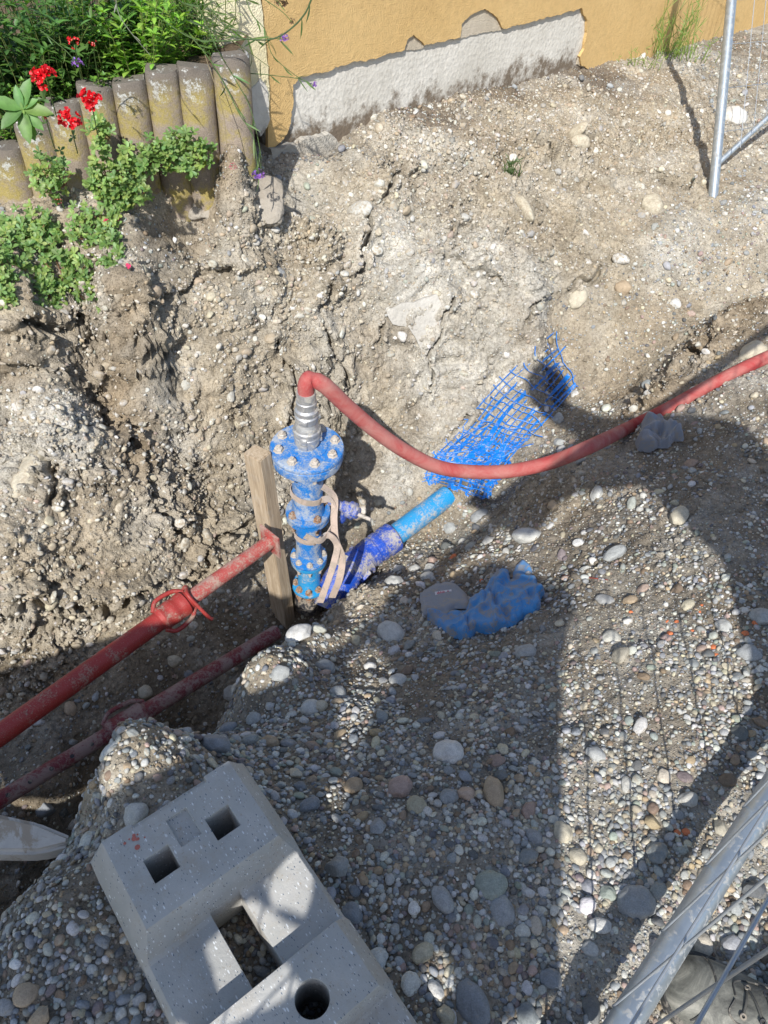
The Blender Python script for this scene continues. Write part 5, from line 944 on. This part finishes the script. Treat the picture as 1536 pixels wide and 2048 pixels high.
grass(1330, 112, 40, .34, .09, 'tall thin green grass growing at the foot of the ochre wall'); grass(1380, 118, 22, .12, .12, 'short dense grass right of the tall grass at the wall foot'); grass(1285, 135, 14, .10, .06, 'short grass left of the tall grass at the wall foot')
grass(1020, 350, 26, .07, .016, 'small green tuft growing alone on the dirt bank', (.07, .12, .04))
# ------------------------------------------------------------------ photographer
SKIN = simple('skin', (.45, .27, .19), .6); JACK = mat_cloth('jacket', (.05, .07, .10), (.2, .18, .15), .2); TRO = mat_cloth('trousers', (.08, .085, .09), (.25, .22, .18), .4); HAIR = simple('hair', (.05, .035, .025), .7)
bt = atz(1336, 1946, -1.27); bd = atz(1500, 2034, -1.27)-bt; bd[2] = 0; bd /= np.linalg.norm(bd); bs = np.array([-bd[1], bd[0], 0]); BL = .30
heel = bt+bd*.22; ank = np.array([heel[0], heel[1], -1.20])
def skinmesh(name, J, E_, rad, mat, parent=None, root=0):
    me = bpy.data.meshes.new(name); me.from_pydata([tuple(j) for j in J], E_, []); o = link(name, me); o.modifiers.new('s', 'SKIN'); 
    for v, r in zip(me.skin_vertices[0].data, rad): v.radius = (r, r) if np.isscalar(r) else r
    me.skin_vertices[0].data[root].use_root = True; sb = o.modifiers.new('ss', 'SUBSURF'); sb.levels = sb.render_levels = 2
    bpy.context.view_layer.update(); m2 = bpy.data.meshes.new_from_object(o.evaluated_get(bpy.context.evaluated_depsgraph_get())); o.modifiers.clear(); o.data = m2; m2.materials.clear(); m2.materials.append(mat); m2.shade_smooth()
    if parent: adopt(o, parent)
    return o
def bp_(px, py, Y):
    p = hit(px, py)[0]; t = (p[1]-Y)/SUN[1]; return p-SUN*t
head = bp_(1092, 800, -.32); nk = bp_(1200, 860, -.34); ch = bp_(1420, 940, -.34); pel = bp_(1600, 1120, -.30); print('person', head, nk, ch, pel)
an2 = np.array([1.02, -.28, -1.2]); kn1 = (pel+ank)/2+np.array([-.02, -.06, .03]); kn2 = (pel+an2)/2+np.array([.02, .08, 0]); shr = bp_(1470, 890, -.42); shl = bp_(1230, 880, -.26); ell = bp_(1040, 1000, -.17); elr = bp_(1110, 955, -.3); wrl = np.array([.12, -.13, -.03]); wrr = np.array([.16, -.22, -.04])
person = empty('person', pel*[1, 1, 0]+[0, 0, -1.31]); tag(person, 'person in dusty work boots and dark clothes standing behind the mesh fence', 'person')
J = [pel, ch, nk, head, head+[0, .0, .13], shl, ell, wrl, shr, elr, wrr, pel+[-.09, .03, -.05], kn1, ank, pel+[.09, -.05, -.05], kn2, an2]
E_ = [(0, 1), (1, 2), (2, 3), (3, 4), (1, 5), (5, 6), (6, 7), (1, 8), (8, 9), (9, 10), (0, 11), (11, 12), (12, 13), (0, 14), (14, 15), (15, 16)]
for w_, tgt in ((7, np.array([.03, -.10, -.01])), (10, np.array([.05, -.14, .03]))):
    b = J[w_]
    for k in range(5):
        J.append(b+(tgt-b)*.45+np.array([0, .008, .03-.014*k])); E_.append((w_, len(J)-1)); J.append(tgt+np.array([-.008*k, 0, .03-.015*k])); E_.append((len(J)-2, len(J)-1))
rad = [.15, .14, .06, .085, .07, .075, .05, .03, .075, .05, .03, .10, .065, .045, .10, .065, .045]+[.009, .007]*10
body = skinmesh('body', J, E_, rad, TRO, person)
jk = skinmesh('jacket', [pel+[0, 0, -.02], ch, nk, shl, ell, wrl+(ell-wrl)*.15, shr, elr, wrr+(elr-wrr)*.15], [(0, 1), (1, 2), (1, 3), (3, 4), (4, 5), (1, 6), (6, 7), (7, 8)], [.20, .17, .09, .09, .06, .045, .10, .06, .045], JACK, person)
V, T = ICO[3]; hr = link('hair', rawmesh('hair', V*[.10, .11, .10]*(1+fbm(V*5, 3)*.08)[:, None]+head+[0, -.02, .09], T, True, None, [HAIR])); adopt(hr, person)
def mat_boot():
    t = NT('boot_leather'); v = t.coord(); n = t.noise(v, 16, 8, .7, 1.5); n2 = t.noise(v, 300, 3, .6); c = t.ramp(n, [(.3, (.05, .05, .045)), (.5, (.15, .15, .13)), (.7, (.30, .29, .25))]); t.set(Base_Color=c, Roughness=.62, Normal=t.bump(n2, .0006, .7, t.bump(n, .003, .5))); return t.m
BOOT = mat_boot(); SOLE = simple('boot_sole', (.05, .05, .048), .8, 0, 60, .3, .002, (.22, .2, .17), .5, 30); LACE = simple('lace', (.06, .06, .055), .8)
def boot(bt, bd, bs, nm='boot'):
    B0 = np.array([bt[0], bt[1], -1.31]); prof = [(0, .006, .02, .03), (.006, .026, .022, .046), (.02, .041, .022, .058), (.045, .051, .022, .066), (.08, .0545, .02, .075), (.115, .052, .02, .092), (.15, .046, .02, .125), (.185, .042, .02, .17), (.22, .042, .02, .21), (.26, .042, .02, .22), (.29, .034, .02, .22), (.305, .012, .02, .2)]
    def P_(s, w, z0, z1, a): return B0+bd*s+bs*w*math.cos(a)*(1.0 if math.sin(a) < 0.3 else 1)+np.array([0, 0, z0+(z1-z0)*max(0, math.sin(a))**.8 if math.sin(a) > 0 else z0])
    n = 22; V = []; fine_ = spline([np.array(p) for p in prof], 5)
    for s, w, z0, z1 in fine_: V += [P_(s, w, z0, z1, math.pi*k/(n-1)) for k in range(n)]
    m = MB(); m.add(V, [(i*n+j, i*n+j+1, (i+1)*n+j+1, (i+1)*n+j) for i in range(len(fine_)-1) for j in range(n-1)]); up_ = adopt(m.build(nm, BOOT, None, 60), person)
    out = [(s, w+.006) for s, w, _, _ in fine_]; ring_ = [B0+bd*(s-.006)+bs*w for s, w in out]+[B0+bd*(s+.0)-bs*w for s, w in out[::-1]]; bm = bmesh.new(); f = bm.faces.new([bm.verts.new(p) for p in ring_]); ex = bmesh.ops.extrude_face_region(bm, geom=[f]); bmesh.ops.translate(bm, vec=(0, 0, .027), verts=[v for v in ex['geom'] if isinstance(v, bmesh.types.BMVert)]); bmesh.ops.recalc_face_normals(bm, faces=bm.faces); adopt(MB().bm(bm).build('sole', SOLE, None, 40), up_)
    def top(s, lat):   # point on the upper
        i = int(np.argmin(np.abs(fine_[:, 0]-s))); _, w, z0, z1 = fine_[i]; return P_(s, w, z0, z1, math.pi/2+lat)
    seam = MB()
    for s0 in (.062,): seam.tube(spline([top(s0-.016*abs(l)**1.2, l)+[0, 0, .0008] for l in np.linspace(-1.2, 1.2, 15)], 3), .0016, 6)
    for sg in (-1, 1): seam.tube(spline([top(.085, sg*.05)+[0, 0, .001], top(.082, sg*.4)+[0, 0, .001], top(.10, sg*.62)+[0, 0, .001], top(.14, sg*.7)+[0, 0, .001], top(.2, sg*.75)+[0, 0, .001]], 6), .0014, 6)
    adopt(seam.build('seam', SOLE, None, 60), up_)
    eyes = MB(); lc = MB()
    for k in range(4):
        s = .098+.022*k
        for sg in (-1, 1): c = top(s, sg*.38); nn_ = (c-(B0+bd*s+[0, 0, .03])); eyes.lathe([(.0022, 0), (.0022, .002), (.0045, .002), (.005, 0)], 14, frame(c+nn_/np.linalg.norm(nn_)*.0006, nn_))
        a, b = top(s, -.38), top(s+(.011 if k % 2 else -.0), .38); lc.tube(spline([a, (a+b)/2+[0, 0, .005], b], 6), .0019, 8)
        if k: a, b = top(s, .38), top(s-.022, -.38); lc.tube(spline([a, (a+b)/2+[0, 0, .006], b], 6), .0019, 8)
    adopt(eyes.build('eyelet', BLK, None), up_); adopt(lc.build('laces', LACE, None, 60), up_)
boot(bt, bd, bs)
boot(np.array([an2[0]-.2, an2[1]+.1, -1.3])+np.array([0, 0, 0]), bd, bs)
# ------------------------------------------------------------------ gobo added out of view; outline and holes shape the near bank's shade
GOBO = mat_cloth('tarpaulin', (.05, .10, .16), (.25, .22, .18), .3)
def back(px, py, Y=-.62):
    p = hit(px, py)[0]; t = (p[1]-Y)/SUN[1]; q = p-SUN*t; return (q[0], q[2])

S1 = [(-420, 1420), (0, 1340), (150, 1292), (300, 1252), (420, 1182), (560, 1176), (596, 1182), (575, 1262), (640, 1300), (720, 1290), (770, 1200), (830, 1140), (900, 1150), (1000, 1120), (1060, 1150), (1130, 1165), (1150, 1210), (1125, 1300), (1118, 1500), (1122, 1800), (1110, 1960), (900, 2120), (500, 2140), (100, 2140), (-420, 2140)]
H_ = [[(690, 1300), (745, 1285), (800, 1350), (755, 1390), (745, 1440), (705, 1500), (682, 1470), (688, 1390)], [(650, 1562), (700, 1535), (712, 1570), (675, 1630), (650, 1720), (600, 1700), (590, 1640)], [(470, 1775), (560, 1680), (640, 1745), (668, 1800), (560, 1840), (500, 1870)], [(390, 2060), (425, 1905), (455, 1925), (478, 1980), (440, 2070)], [(846, 1915), (885, 1890), (905, 1930), (915, 2060), (870, 2070)], [(520, 1990), (585, 1955), (560, 2050), (520, 2060)]]
TY = -.62
def tback(px, py): q = bp_(px, py, TY); return (q[0], q[2])
T1 = ragged([tback(*p) for p in S1], .03, .006, 2); Hs = [ragged([tback(*p) for p in h], .012, .002, 3) for h in H_]
bm = bmesh.new()
def loop_(pl): v = [bm.verts.new((x, 0, z)) for x, z in pl]; return [bm.edges.new((v[i], v[(i+1) % len(v)])) for i in range(len(v))]
ed = loop_(T1)
for h in Hs: ed += loop_(h)
bmesh.ops.triangle_fill(bm, use_beauty=True, use_dissolve=False, edges=ed); ex = bmesh.ops.extrude_face_region(bm, geom=bm.faces[:]); bmesh.ops.translate(bm, vec=(0, -.006, 0), verts=[v for v in ex['geom'] if isinstance(v, bmesh.types.BMVert)])
shade_gobo = MB().bm(bm, Matrix.Translation((0, TY, 0)), False).build('tarpaulin', GOBO, None); tag(shade_gobo, 'dark torn tarpaulin hung up as a screen behind the photographer', 'tarpaulin'); print('shade_gobo', min(p[0] for p in T1), max(p[0] for p in T1), min(p[1] for p in T1), max(p[1] for p in T1))
